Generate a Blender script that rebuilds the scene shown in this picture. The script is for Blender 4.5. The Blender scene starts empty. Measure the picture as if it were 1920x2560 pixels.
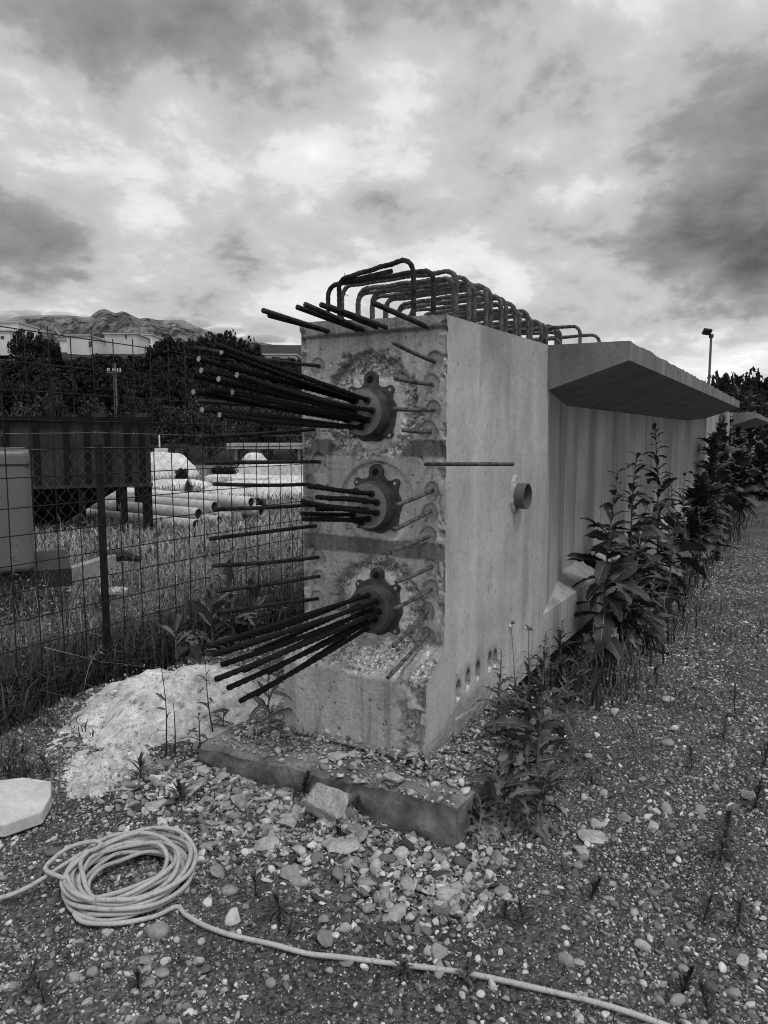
import bpy, bmesh, math, random
import numpy as np
from mathutils import Vector, Matrix, Euler

# ------------------------------------------------------------------ camera
SC = bpy.context.scene
COL = SC.collection
rng = np.random.default_rng(7)
random.seed(7)

# world: X runs along the girder away from the camera, Y to the left, Z up.  Girder end face x=0, right side y=0.
F = 1775.0; CX, CY = 960.0, 1280.0            # focal length and centre of the 1920x2560 photograph
PITCH = math.atan((CY - 1087.0) / F)
YAW = math.atan((2002.0 - CX) * math.cos(PITCH) / F)
CAM = np.array([-2.833, -1.339, 1.6])
vf = np.array([math.cos(YAW) * math.cos(PITCH), math.sin(YAW) * math.cos(PITCH), -math.sin(PITCH)])
vr = np.array([math.sin(YAW), -math.cos(YAW), 0.0])
vu = np.cross(vr, vf)
hf = np.array([math.cos(YAW), math.sin(YAW), 0.0])

def ray(px, py): return vf + vr * (px - CX) / F - vu * (py - CY) / F
def on_plane(px, py, ax, val):
    d = ray(px, py); return CAM + d * ((val - CAM[ax]) / d[ax])
def on_ground(px, py, z=0.0): return on_plane(px, py, 2, z)
def at(px, py, D):                            # point on a pixel's line of sight at depth D
    d = ray(px, py); return CAM + d * (D / (d @ hf))
def gpos(px, D, z=0.0):                       # ground position in a pixel's column at depth D
    p = at(px, 1087, D); return np.array([p[0], p[1], z])

cam_d = bpy.data.cameras.new('camera'); cam = bpy.data.objects.new('camera', cam_d); COL.objects.link(cam)
cam_d.sensor_fit = 'HORIZONTAL'; cam_d.sensor_width = 36.0; cam_d.lens = F / 1920 * 36.0
cam_d.clip_start = 0.05; cam_d.clip_end = 30000
M = Matrix(((vr[0], vu[0], -vf[0], CAM[0]), (vr[1], vu[1], -vf[1], CAM[1]), (vr[2], vu[2], -vf[2], CAM[2]), (0, 0, 0, 1)))
cam.matrix_world = M
SC.camera = cam

# ------------------------------------------------------------------ node helper
class NT:
    def __init__(s, tree): s.t = tree; s.n = tree.nodes; s.l = tree.links
    def new(s, typ, **kw):
        nd = s.n.new(typ)
        for k, v in kw.items(): setattr(nd, k, v)
        return nd
    def put(s, sock, v):
        if hasattr(v, 'is_output'): s.l.new(v, sock)
        else: sock.default_value = v
    def math(s, op, a, b=0.0, c=0.0, clamp=False):
        nd = s.new('ShaderNodeMath', operation=op, use_clamp=clamp)
        s.put(nd.inputs[0], a); s.put(nd.inputs[1], b); s.put(nd.inputs[2], c); return nd.outputs[0]
    def vmath(s, op, a, b=(0, 0, 0)):
        nd = s.new('ShaderNodeVectorMath', operation=op)
        s.put(nd.inputs[0], a); s.put(nd.inputs[1], b)
        return nd.outputs['Value'] if op in ('DOT_PRODUCT', 'LENGTH', 'DISTANCE') else nd.outputs[0]
    def noise(s, vec, scale, detail=4.0, rough=0.55, dist=0.0, out=0):
        nd = s.new('ShaderNodeTexNoise'); s.put(nd.inputs['Vector'], vec)
        nd.inputs['Scale'].default_value = scale; nd.inputs['Detail'].default_value = detail
        nd.inputs['Roughness'].default_value = rough; nd.inputs['Distortion'].default_value = dist
        return nd.outputs[out]
    def voro(s, vec, scale, feature='F1', rand=1.0):
        nd = s.new('ShaderNodeTexVoronoi', feature=feature); s.put(nd.inputs['Vector'], vec)
        nd.inputs['Scale'].default_value = scale; nd.inputs['Randomness'].default_value = rand
        return nd.outputs['Distance']
    def rng(s, v, a, b, c, d, clamp=True, smooth=False):
        nd = s.new('ShaderNodeMapRange', clamp=clamp)
        if smooth: nd.interpolation_type = 'SMOOTHSTEP'
        for i, x in enumerate((v, a, b, c, d)): s.put(nd.inputs[i], x)
        return nd.outputs[0]
    def grey(s, v):
        nd = s.new('ShaderNodeCombineXYZ')
        for i in range(3): s.put(nd.inputs[i], v)
        return nd.outputs[0]
    def mapv(s, vec, scale=(1, 1, 1), loc=(0, 0, 0)):
        nd = s.new('ShaderNodeMapping'); s.put(nd.inputs[0], vec)
        nd.inputs['Scale'].default_value = scale; nd.inputs['Location'].default_value = loc
        return nd.outputs[0]

# ------------------------------------------------------------------ world: overcast sky over a Nishita sky
SUN_TO = np.array([-0.22, -0.45, 0.88]); SUN_TO /= np.linalg.norm(SUN_TO)
sun_el = math.asin(SUN_TO[2]); sun_az = math.atan2(SUN_TO[0], SUN_TO[1])
W = bpy.data.worlds.new('World'); SC.world = W; W.use_nodes = True
w = NT(W.node_tree); w.n.clear()
sky = w.new('ShaderNodeTexSky', sky_type='NISHITA', sun_disc=False, sun_elevation=sun_el, sun_rotation=sun_az)
bw = w.new('ShaderNodeRGBToBW'); w.l.new(sky.outputs[0], bw.inputs[0])
tc = w.new('ShaderNodeTexCoord'); D_ = tc.outputs['Generated']
sx = w.new('ShaderNodeSeparateXYZ'); w.l.new(D_, sx.inputs[0])
zz = w.math('MAXIMUM', sx.outputs[2], 0.0)
den = w.math('ADD', zz, 0.30)
cp = w.new('ShaderNodeCombineXYZ')
w.put(cp.inputs[0], w.math('DIVIDE', sx.outputs[0], den)); w.put(cp.inputs[1], w.math('DIVIDE', sx.outputs[1], den))
w.put(cp.inputs[2], 3.7)
P_ = cp.outputs[0]
n_big = w.noise(P_, 1.2, 3.0, 0.5, 0.2)
n_mid = w.noise(w.mapv(P_, (1, 1, 1), (4.1, 1.7, 0)), 3.0, 10.0, 0.58, 0.15)
n_fine = w.noise(w.mapv(P_, (1, 1, 1), (9.1, 5.7, 2)), 9.0, 8.0, 0.62, 0.1)
warp = w.new('ShaderNodeTexNoise'); w.put(warp.inputs['Vector'], D_)
warp.inputs['Scale'].default_value = 5.0; warp.inputs['Detail'].default_value = 6.0; warp.inputs['Roughness'].default_value = 0.6
wv = w.vmath('MULTIPLY', w.vmath('SUBTRACT', warp.outputs['Color'], (0.5, 0.5, 0.5)), (0.22, 0.22, 0.16))
Dw = w.vmath('ADD', D_, wv)
fld = w.math('ADD', w.math('MULTIPLY', w.math('SUBTRACT', n_big, 0.5), 0.42), w.math('MULTIPLY', w.math('SUBTRACT', n_mid, 0.5), 0.85))
fld = w.math('ADD', fld, w.math('MULTIPLY', w.math('SUBTRACT', n_fine, 0.5), 0.22))
# the cloud masses one can tell apart: direction (through its pixel), half width, half height (radians), depth of tone
CLOUDS = [(1850, 640, .17, .055, -.36), (1900, 390, .10, .06, -.16), (40, 600, .30, .085, -.26), (170, 110, .20, .10, -.28),
          (650, 0, .34, .085, -.30), (1180, 110, .22, .10, -.14), (930, 525, .08, .035, -.20), (690, 330, .10, .06, -.10),
          (1800, 190, .22, .12, -.18), (1430, 590, .10, .04, -.13), (820, 640, .06, .02, -.08), (1700, 770, .22, .025, -.04),
          (1350, 330, .25, .10, .06), (-500, 500, .4, .15, -.2), (2500, 500, .3, .12, -.25),
          (480, 430, .28, .10, .10), (1050, 640, .25, .05, .12), (850, 120, .10, .05, .12), (420, 730, .3, .03, .18), (1750, 860, .3, .03, .15), (1640, 90, .08, .08, .05)]
for (px, py, a, b, amt) in CLOUDS:
    c = ray(px, py); c = c / np.linalg.norm(c)
    t = np.array([c[1], -c[0], 0]); t /= np.linalg.norm(t); up = np.cross(t, c)
    if up[2] < 0: up = -up
    dv = w.vmath('SUBTRACT', Dw, tuple(c))
    e1 = w.vmath('DOT_PRODUCT', dv, tuple(t / a)); e2 = w.vmath('DOT_PRODUCT', dv, tuple(up / b))
    r2 = w.math('ADD', w.math('MULTIPLY', e1, e1), w.math('MULTIPLY', e2, e2))
    front = w.vmath('DOT_PRODUCT', D_, tuple(c))
    g = w.math('EXPONENT', w.math('MULTIPLY', r2, -1.0))
    g = w.math('MULTIPLY', g, w.math('GREATER_THAN', front, 0.0))
    fld = w.math('ADD', fld, w.math('MULTIPLY', g, amt * .8))
e1 = w.rng(fld, -.26, -.15, 0, 1, True, True); e2 = w.rng(fld, -.08, .0, 0, 1, True, True); e3 = w.rng(fld, .05, .15, 0, 1, True, True)
lum = w.math('ADD', w.math('ADD', 0.525, w.math('MULTIPLY', fld, 0.72)), w.math('ADD', w.math('MULTIPLY', e1, .09), w.math('ADD', w.math('MULTIPLY', e2, .08), w.math('MULTIPLY', e3, .06))))
lum = w.math('MINIMUM', w.math('MAXIMUM', lum, 0.08), 0.92)
lum = w.math('MULTIPLY', w.math('POWER', lum, 1.25), 14.2)     # cloud brightness before the background strength
cover = w.rng(n_big, 0.22, 0.34, 0.88, 0.98)
skyv = w.math('ADD', w.math('MULTIPLY', bw.outputs[0], w.math('SUBTRACT', 1.0, cover)), w.math('MULTIPLY', lum, cover))
bg = w.new('ShaderNodeBackground'); w.put(bg.inputs['Color'], w.grey(skyv)); bg.inputs['Strength'].default_value = 0.1
W.cycles.sampling_method = 'MANUAL'; W.cycles.sample_map_resolution = 256
wo = w.new('ShaderNodeOutputWorld'); w.l.new(bg.outputs[0], wo.inputs[0])

sl = bpy.data.lights.new('sun', 'SUN'); sl.energy = 1.5; sl.angle = math.radians(11); sl.color = (1, 1, 1)
so = bpy.data.objects.new('sun', sl); COL.objects.link(so)
so.rotation_euler = Vector(tuple(SUN_TO)).to_track_quat('Z', 'Y').to_euler()
so.location = (0, 0, 30)

SC.view_settings.view_transform = 'Standard'; SC.view_settings.look = 'None'
SC.view_settings.exposure = -0.15; SC.view_settings.gamma = 1.0; SC.view_settings.use_curve_mapping = False
SC.render.engine = 'CYCLES'
SC.cycles.pixel_filter_type = 'BLACKMAN_HARRIS'; SC.cycles.filter_width = 1.05
SC.cycles.max_bounces = 6; SC.cycles.use_denoising = True

# ------------------------------------------------------------------ numpy noise
def _h(ix, iy, iz, seed):
    n = (ix.astype(np.int64) * 374761393 + iy.astype(np.int64) * 668265263 + iz.astype(np.int64) * 2147483647 + seed * 974711) & 0xffffffff
    n = ((n ^ (n >> 13)) * 1274126177) & 0xffffffff
    n = (n ^ (n >> 16)) & 0xffffffff
    return n / 4294967295.0
def vnoise(x, y, z=0.0, seed=0):
    x, y, z = np.broadcast_arrays(np.asarray(x, float), np.asarray(y, float), np.asarray(z, float))
    ix, iy, iz = np.floor(x), np.floor(y), np.floor(z); fx, fy, fz = x - ix, y - iy, z - iz
    fx, fy, fz = [q * q * (3 - 2 * q) for q in (fx, fy, fz)]
    r = 0
    for a in (0, 1):
        for b in (0, 1):
            for c in (0, 1):
                r = r + _h(ix + a, iy + b, iz + c, seed) * (fx if a else 1 - fx) * (fy if b else 1 - fy) * (fz if c else 1 - fz)
    return r
def fbm(x, y, z=0.0, seed=0, oct=4, gain=0.5):
    r = 0; a = 1.0; t = 0
    for i in range(oct):
        r = r + a * vnoise(np.asarray(x) * 2 ** i, np.asarray(y) * 2 ** i, np.asarray(z) * 2 ** i, seed + i * 17); t += a; a *= gain
    return r / t
def sstep(x, a, b):
    t = np.clip((x - a) / (b - a), 0, 1); return t * t * (3 - 2 * t)

# ------------------------------------------------------------------ mesh helpers
def link(name, me, mat=None, parent=None, smooth=False, label=None, cat=None, group=None, kind=None):
    o = bpy.data.objects.new(name, me); COL.objects.link(o)
    if mat is not None:
        for m in (mat if isinstance(mat, (list, tuple)) else [mat]): me.materials.append(m)
    if parent is not None: o.parent = parent
    if smooth and me is not None: me.shade_smooth()
    return tag(o, label, cat, group, kind)
def tag(o, label=None, cat=None, group=None, kind=None):
    if label: o['label'] = label
    if cat: o['category'] = cat
    if group: o['group'] = group
    if kind: o['kind'] = kind
    return o
def empty(name, loc, label, cat, group=None, rz=0.0):
    o = bpy.data.objects.new(name, None); COL.objects.link(o); o.location = tuple(loc); o.rotation_euler = (0, 0, rz)
    o.empty_display_size = 0.1
    return tag(o, label, cat, group)
def np_mesh(name, V, T, n=3, attr=None, matidx=None):
    me = bpy.data.meshes.new(name); V = np.asarray(V, np.float32); T = np.asarray(T, np.int32)
    me.vertices.add(len(V)); me.vertices.foreach_set('co', V.ravel())
    me.loops.add(T.size); me.loops.foreach_set('vertex_index', T.ravel())
    me.polygons.add(len(T)); me.polygons.foreach_set('loop_start', np.arange(0, T.size, n, dtype=np.int32))
    if matidx is not None: me.polygons.foreach_set('material_index', np.asarray(matidx, np.int32))
    me.update(calc_edges=True)
    if attr is not None:
        for k, v in attr.items():
            a = me.attributes.new(k, 'FLOAT', 'POINT'); a.data.foreach_set('value', np.asarray(v, np.float32))
    return me
def unit(v): v = np.asarray(v, float); return v / (np.linalg.norm(v) + 1e-12)
class MB:
    def __init__(s): s.v = []; s.f = []; s.m = []
    def add(s, V, Fc, mi=0):
        o = len(s.v); s.v += [tuple(map(float, p)) for p in V]
        for f in Fc: s.f.append(tuple(i + o for i in f)); s.m.append(mi)
        return s
    def box(s, lo, hi, mi=0):
        (a, b, c), (d, e, f) = lo, hi
        V = [(a, b, c), (d, b, c), (d, e, c), (a, e, c), (a, b, f), (d, b, f), (d, e, f), (a, e, f)]
        return s.add(V, [(0, 3, 2, 1), (4, 5, 6, 7), (0, 1, 5, 4), (1, 2, 6, 5), (2, 3, 7, 6), (3, 0, 4, 7)], mi)
    def obox(s, c, ax, ay, az, mi=0):            # oriented box: centre and three half-axis vectors
        c, ax, ay, az = map(np.asarray, (c, ax, ay, az))
        V = [c + i * ax + j * ay + k * az for k in (-1, 1) for j in (-1, 1) for i in (-1, 1)]
        return s.add(V, [(0, 2, 3, 1), (4, 5, 7, 6), (0, 1, 5, 4), (1, 3, 7, 5), (3, 2, 6, 7), (2, 0, 4, 6)], mi)
    def tube(s, pts, rad, seg=6, cap=True, mi=0, capmi=None, flat=None):
        pts = [np.asarray(p, float) for p in pts]; n = len(pts)
        rad = rad if hasattr(rad, '__len__') else [rad] * n
        ref = np.array([0, 0, 1.0]); base = len(s.v); V = []
        prev = None
        for i in range(n):
            t = unit(pts[min(i + 1, n - 1)] - pts[max(i - 1, 0)])
            if prev is None:
                a = np.cross(t, ref)
                if np.linalg.norm(a) < 1e-3: a = np.cross(t, (1, 0, 0))
            else: a = prev - t * (prev @ t)
            a = unit(a); b = np.cross(t, a); prev = a
            for k in range(seg):
                q = 2 * math.pi * k / seg
                V.append(pts[i] + rad[i] * (math.cos(q) * a + math.sin(q) * b))
        Fc = []
        for i in range(n - 1):
            for k in range(seg):
                k2 = (k + 1) % seg
                Fc.append((i * seg + k, i * seg + k2, (i + 1) * seg + k2, (i + 1) * seg + k))
        s.add(V, Fc, mi)
        if cap:
            cm = mi if capmi is None else capmi
            s.f.append(tuple(base + k for k in reversed(range(seg)))); s.m.append(cm)
            s.f.append(tuple(base + (n - 1) * seg + k for k in range(seg))); s.m.append(cm)
        return s
    def prism(s, poly, org, eu, ev, en, h, mi=0):  # polygon in (eu,ev), extruded h along en
        org, eu, ev, en = map(np.asarray, (org, eu, ev, en)); n = len(poly)
        V = [org + eu * p[0] + ev * p[1] for p in poly] + [org + eu * p[0] + ev * p[1] + en * h for p in poly]
        Fc = [tuple(reversed(range(n))), tuple(range(n, 2 * n))] + [(i, (i + 1) % n, n + (i + 1) % n, n + i) for i in range(n)]
        return s.add(V, Fc, mi)
    def ring(s, org, eu, ev, en, ri, ro, h, seg=20, mi=0):
        org, eu, ev, en = map(np.asarray, (org, eu, ev, en)); V = []
        for hh in (0, h):
            for rr in (ri, ro):
                for k in range(seg):
                    q = 2 * math.pi * k / seg; V.append(org + en * hh + rr * (math.cos(q) * eu + math.sin(q) * ev))
        Fc = []
        for k in range(seg):
            k2 = (k + 1) % seg; a, b, c, d = 0, seg, 2 * seg, 3 * seg
            Fc += [(c + k, d + k, d + k2, c + k2), (b + k, b + k2, d + k2, d + k), (a + k2, a + k, c + k, c + k2), (a + k, a + k2, b + k2, b + k)]
        return s.add(V, Fc, mi)
    def mesh(s, name):
        me = bpy.data.meshes.new(name); me.from_pydata(s.v, [], s.f)
        me.polygons.foreach_set('material_index', s.m); me.update(); return me
    def build(s, name, mat, parent=None, smooth=False, **kw):
        me = s.mesh(name); bm = bmesh.new(); bm.from_mesh(me); bmesh.ops.recalc_face_normals(bm, faces=bm.faces); bm.to_mesh(me); bm.free()
        return link(name, me, mat, parent, smooth, **kw)
def bevel(o, wd, seg=2):
    m = o.modifiers.new('bevel', 'BEVEL'); m.width = wd; m.segments = seg; m.limit_method = 'ANGLE'; return o
def copy_tree(o, parent=None):
    c = o.copy(); COL.objects.link(c); c.parent = parent
    for ch in list(o.children): copy_tree(ch, c)
    return c
def catmull(P, n=8):
    P = [np.asarray(p, float) for p in P]; Q = [2 * P[0] - P[1]] + P + [2 * P[-1] - P[-2]]; out = []
    for i in range(1, len(Q) - 2):
        a, b, c, d = Q[i - 1:i + 3]
        for k in range(n):
            t = k / n
            out.append(.5 * (2 * b + (c - a) * t + (2 * a - 5 * b + 4 * c - d) * t * t + (3 * b - a - 3 * c + d) * t ** 3))
    return out + [P[-1]]

# ------------------------------------------------------------------ materials (the place is rendered in greys)
def material(name, base, rough=0.8, spec=0.3, metal=0.0, layers=(), bump=None, attr=None, coord='Object', trans=0.0):
    """layers: (kind, scale or (sx,sy,sz), lo, hi, in_lo, in_hi) multiply the base; bump: list of (scale, strength, dist)."""
    m = bpy.data.materials.new(name); m.use_nodes = True; t = NT(m.node_tree)
    b = m.node_tree.nodes['Principled BSDF']
    tcn = t.new('ShaderNodeTexCoord')
    P = tcn.outputs[coord]
    if coord == 'World': pass
    v = base
    if attr:
        an = t.new('ShaderNodeAttribute'); an.attribute_name = attr; v = t.math('MULTIPLY', an.outputs['Fac'], base)
    for (kind, sc, lo, hi, il, ih) in layers:
        vec, s = (t.mapv(P, sc), 1.0) if isinstance(sc, tuple) else (P, sc)
        if kind == 'noise': x = t.noise(vec, s, 5.0, 0.6)
        elif kind == 'soft': x = t.noise(vec, s, 2.0, 0.5)
        elif kind == 'voro': x = t.voro(vec, s)
        elif kind == 'rand':
            oi = t.new('ShaderNodeObjectInfo'); x = oi.outputs['Random']
        v = t.math('MULTIPLY', v, t.rng(x, il, ih, lo, hi))
    t.put(b.inputs['Base Color'], t.grey(v))
    b.inputs['Roughness'].default_value = rough; b.inputs['Metallic'].default_value = metal
    b.inputs['Specular IOR Level'].default_value = spec
    if trans: b.inputs['Transmission Weight'].default_value = 0
    nrm = None
    for (sc, st, di) in (bump or []):
        bn = t.new('ShaderNodeBump'); bn.inputs['Strength'].default_value = st; bn.inputs['Distance'].default_value = di
        vec, s = (t.mapv(P, sc), 1.0) if isinstance(sc, tuple) else (P, sc)
        t.put(bn.inputs['Height'], t.noise(vec, s, 6.0, 0.65))
        if nrm is not None: t.put(bn.inputs['Normal'], nrm)
        nrm = bn.outputs[0]
    if nrm is not None: t.put(b.inputs['Normal'], nrm)
    return m
MT = {}
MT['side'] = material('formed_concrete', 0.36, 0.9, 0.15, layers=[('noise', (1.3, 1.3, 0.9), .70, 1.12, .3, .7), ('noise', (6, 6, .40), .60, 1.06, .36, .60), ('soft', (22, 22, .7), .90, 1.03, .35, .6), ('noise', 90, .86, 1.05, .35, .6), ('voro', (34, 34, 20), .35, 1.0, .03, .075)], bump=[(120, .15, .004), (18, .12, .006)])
MT['face'] = material('end_face_concrete', 0.50, 0.9, 0.2, attr='tone', layers=[('noise', 3.0, .82, 1.12, .3, .7), ('noise', (9, 9, 1.6), .84, 1.06, .35, .6), ('noise', 70, .74, 1.12, .32, .66), ('voro', 42, .45, 1.0, .03, .09)], bump=[(150, .35, .005)])
MT['slabc'] = material('weathered_concrete', 0.20, 0.9, 0.2, layers=[('noise', 5, .40, 1.3, .35, .65), ('noise', 45, .7, 1.15, .3, .7)], bump=[(60, .5, .01)])
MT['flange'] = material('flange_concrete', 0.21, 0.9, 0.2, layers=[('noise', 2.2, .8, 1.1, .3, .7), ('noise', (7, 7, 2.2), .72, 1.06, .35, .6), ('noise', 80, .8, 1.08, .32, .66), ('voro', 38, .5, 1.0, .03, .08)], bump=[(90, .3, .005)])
MT['strand'] = material('dark_strand_steel', 0.009, 0.6, 0.12, metal=0.0, layers=[('noise', 40, .6, 1.5, .3, .7)], bump=[(200, .3, .002)])
MT['cut'] = material('cut_wire_end', 0.26, 0.5, 0.5, layers=[('voro', 160, .15, 1.1, .1, .5)])
MT['rust'] = material('rusty_rebar', 0.022, 0.85, 0.12, layers=[('noise', 30, .5, 2.2, .35, .7), ('noise', 130, .7, 1.4, .3, .7)], bump=[(160, .5, .003)])
MT['rustpale'] = material('mortar_spattered_rebar', 0.075, 0.9, 0.12, layers=[('noise', 40, .5, 2.2, .35, .75)], bump=[(110, .8, .004)])
MT['plate'] = material('cast_iron_plate', 0.05, 0.7, 0.3, layers=[('noise', 22, .5, 1.7, .3, .7)], bump=[(80, .4, .004)])
MT['head'] = material('machined_anchor_head', 0.24, 0.5, 0.4, metal=0.1, layers=[('noise', 9, .6, 1.2, .3, .7), ('noise', 70, .8, 1.1, .3, .7)], bump=[(90, .15, .002)])
MT['headdark'] = material('oily_anchor_head', 0.075, 0.5, 0.5, metal=0.1, layers=[('noise', 9, .5, 1.5, .3, .7), ('noise', 70, .8, 1.1, .3, .7)], bump=[(90, .15, .002)])
MT['holeshade'] = material('painted_hole_shade', 0.012, 0.9, 0.1)
MT['hose'] = material('pale_rubber_hose', 0.42, 0.55, 0.4, layers=[('noise', 9, .8, 1.08, .3, .7), ('noise', 60, .55, 1.05, .30, .45), ('noise', 160, .8, 1.05, .3, .6)], bump=[(120, .2, .002)])
MT['foam'] = material('pale_slab', 0.58, 0.9, 0.2, layers=[('noise', 5, .75, 1.08, .3, .7), ('noise', (40, 8, 8), .88, 1.05, .3, .7), ('noise', 60, .85, 1.05, .3, .7)], bump=[(35, .4, .01)])
MT['mortar'] = material('dry_mortar', 0.84, 0.95, 0.1, attr='tone', layers=[('noise', 6, .72, 1.12, .3, .7), ('noise', 40, .65, 1.15, .3, .7), ('noise', 140, .7, 1.15, .3, .7)], bump=[(55, .8, .012), (160, .6, .005)])
MT['pipe'] = material('pale_plastic_pipe', 0.72, 0.45, 0.4, layers=[('noise', 1.5, .7, 1.08, .3, .7), ('noise', 9, .85, 1.05, .3, .7), ('rand', 1, .7, 1.1, 0, 1)])
MT['pipeinshade'] = material('pipe_bore_shade', 0.02, 0.8, 0.2)
MT['sand'] = material('white_sand', 0.74, 0.95, 0.1, layers=[('noise', 1.2, .65, 1.08, .3, .7), ('noise', 7, .75, 1.08, .3, .7)], bump=[(6, .5, .05)])
MT['hopper'] = material('dark_painted_steel', 0.030, 0.7, 0.2, layers=[('noise', 2.5, .6, 1.5, .3, .7), ('noise', (8, 8, .8), .7, 1.2, .3, .7)])
MT['hopperrib'] = material('dark_steel_rib', 0.008, 0.7, 0.1, layers=[('noise', 4, .6, 1.5, .3, .7)])
MT['machine'] = material('grey_sheet_metal', 0.13, 0.45, 0.4, layers=[('noise', 2, .85, 1.1, .3, .7), ('noise', (5, 5, .6), .85, 1.1, .3, .7)])
MT['bar'] = material('pale_painted_bar', 0.36, 0.55, 0.4, layers=[('noise', 7, .6, 1.1, .3, .7)])
MT['black'] = material('black_steel', 0.02, 0.6, 0.3)
MT['wire'] = material('fence_wire', 0.016, 0.7, 0.15, layers=[('noise', 12, .6, 1.8, .3, .7)])
MT['galv'] = material('galvanised_wire', 0.13, 0.5, 0.4, layers=[('noise', 10, .5, 1.4, .3, .7)])
MT['leaf'] = material('dark_leaf', 0.036, 0.5, 0.35, layers=[('noise', 18, .7, 1.35, .3, .7), ('rand', 1, .7, 1.5, 0, 1)], bump=[(40, .3, .004)])
MT['leafl'] = material('lobed_leaf', 0.055, 0.5, 0.35, layers=[('noise', 18, .7, 1.35, .3, .7), ('rand', 1, .6, 1.5, 0, 1)], bump=[(40, .3, .004)])
MT['rib'] = material('pale_leaf_midrib', 0.20, 0.6, 0.3)
MT['stem'] = material('weed_stem', 0.12, 0.7, 0.3, layers=[('noise', 25, .6, 1.3, .3, .7)])
MT['leafmid'] = material('grey_leaf', 0.09, 0.55, 0.3, layers=[('noise', 18, .7, 1.35, .3, .7), ('rand', 1, .7, 1.4, 0, 1)])
MT['dry'] = material('dry_leaf', 0.26, 0.8, 0.2, layers=[('noise', 14, .5, 1.3, .3, .7), ('rand', 1, .5, 1.3, 0, 1)])
MT['straw'] = material('dry_stalk', 0.22, 0.8, 0.2, layers=[('noise', 20, .6, 1.2, .3, .7)])
MT['sprig'] = material('dark_sprig', 0.03, 0.6, 0.3)
MT['grass'] = material('meadow_grass', 1.0, 0.8, 0.2, attr='tone')
MT['fol'] = material('tree_foliage', 1.0, 0.7, 0.2, attr='tone', layers=[('rand', 1, .7, 1.2, 0, 1)])
MT['bark'] = material('dark_bark', 0.05, 0.9, 0.1, layers=[('noise', 9, .6, 1.3, .3, .7)])
MT['gravel'] = material('gravel_stones', 1.0, 0.85, 0.25, attr='tone', layers=[('noise', 60, .72, 1.2, .3, .7)], bump=[(180, .35, .004)])
MT['stone'] = material('river_stone', 0.24, 0.75, 0.3, layers=[('noise', 14, .75, 1.2, .3, .7), ('noise', 80, .8, 1.15, .3, .7)], bump=[(60, .2, .004)])
MT['stonepale'] = material('pale_stone', 0.40, 0.8, 0.3, layers=[('noise', 12, .75, 1.15, .3, .7), ('noise', 70, .8, 1.1, .3, .7)], bump=[(50, .3, .005)])
MT['stonedark'] = material('dark_stone', 0.11, 0.75, 0.3, layers=[('noise', 12, .75, 1.3, .3, .7)], bump=[(50, .3, .005)])
MT['chunk'] = material('broken_concrete', 0.42, 0.95, 0.15, layers=[('noise', 16, .6, 1.2, .3, .7), ('voro', 46, .78, 1.08, .12, .42), ('noise', 90, .75, 1.15, .3, .7)], bump=[(45, .9, .012), (140, .5, .005)])
MT['house'] = material('pale_render', 0.72, 0.9, 0.2, layers=[('noise', .3, .8, 1.05, .3, .7), ('rand', 1, .75, 1.15, 0, 1)])
MT['roof'] = material('roof_slab', 0.40, 0.9, 0.2)
MT['pane'] = material('dark_window', 0.03, 0.3, 0.5)
MT['lampm'] = material('lamp_steel', 0.10, 0.5, 0.4)
MT['rock'] = material('mountain_rock', 0.11, 0.95, 0.1, layers=[('noise', .004, .6, 1.4, .3, .7), ('noise', .012, .40, 1.5, .40, .60), ('noise', .05, .5, 1.4, .38, .62), ('voro', .02, .3, 1.0, .15, .4)], bump=[(.012, .6, 30)])
MT['hill'] = material('hillside_scrub', 0.03, 0.95, 0.1, layers=[('noise', .3, .5, 1.6, .3, .7)])

# ground: dirt with grit near the pad, meadow beyond the fence
def ground_material():
    m = bpy.data.materials.new('gravelly_ground'); m.use_nodes = True; t = NT(m.node_tree); b = m.node_tree.nodes['Principled BSDF']
    P = t.new('ShaderNodeTexCoord').outputs['Object']
    s = t.new('ShaderNodeSeparateXYZ'); t.l.new(P, s.inputs[0])
    patch = t.rng(t.noise(P, 1.3, 3.0, .5), .35, .65, .7, 1.2)
    grit = t.rng(t.noise(P, 42, 8.0, .78), .32, .70, .30, 1.8)
    st = t.voro(P, 85.0)
    nd = t.new('ShaderNodeTexVoronoi'); t.put(nd.inputs['Vector'], P); nd.inputs['Scale'].default_value = 85
    bwn = t.new('ShaderNodeRGBToBW'); t.l.new(nd.outputs['Color'], bwn.inputs[0])
    cell = t.rng(bwn.outputs[0], .15, .85, .55, 1.7)
    dirt = t.math('MULTIPLY', t.math('MULTIPLY', 0.092, patch), t.math('MULTIPLY', grit, cell))
    mead = t.math('MULTIPLY', 0.22, t.math('MULTIPLY', t.rng(t.noise(P, .9, 5.0, .6), .3, .7, .5, 1.5), t.rng(t.noise(P, 9, 5.0, .65), .3, .7, .5, 1.5)))
    k = t.rng(t.math('ADD', s.outputs[1], t.math('MULTIPLY', t.noise(P, 2.0), .8)), 2.7, 3.2, 0, 1)
    v = t.math('ADD', t.math('MULTIPLY', dirt, t.math('SUBTRACT', 1.0, k)), t.math('MULTIPLY', mead, k))
    t.put(b.inputs['Base Color'], t.grey(v)); b.inputs['Roughness'].default_value = .95; b.inputs['Specular IOR Level'].default_value = .15
    b1 = t.new('ShaderNodeBump'); b1.inputs['Strength'].default_value = .8; b1.inputs['Distance'].default_value = .02
    t.put(b1.inputs['Height'], t.math('ADD', t.math('MULTIPLY', t.math('SUBTRACT', 1.0, st), 1.0), t.noise(P, 70, 6.0, .7)))
    t.put(b.inputs['Normal'], b1.outputs[0])
    return m
MT['ground'] = ground_material()

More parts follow.
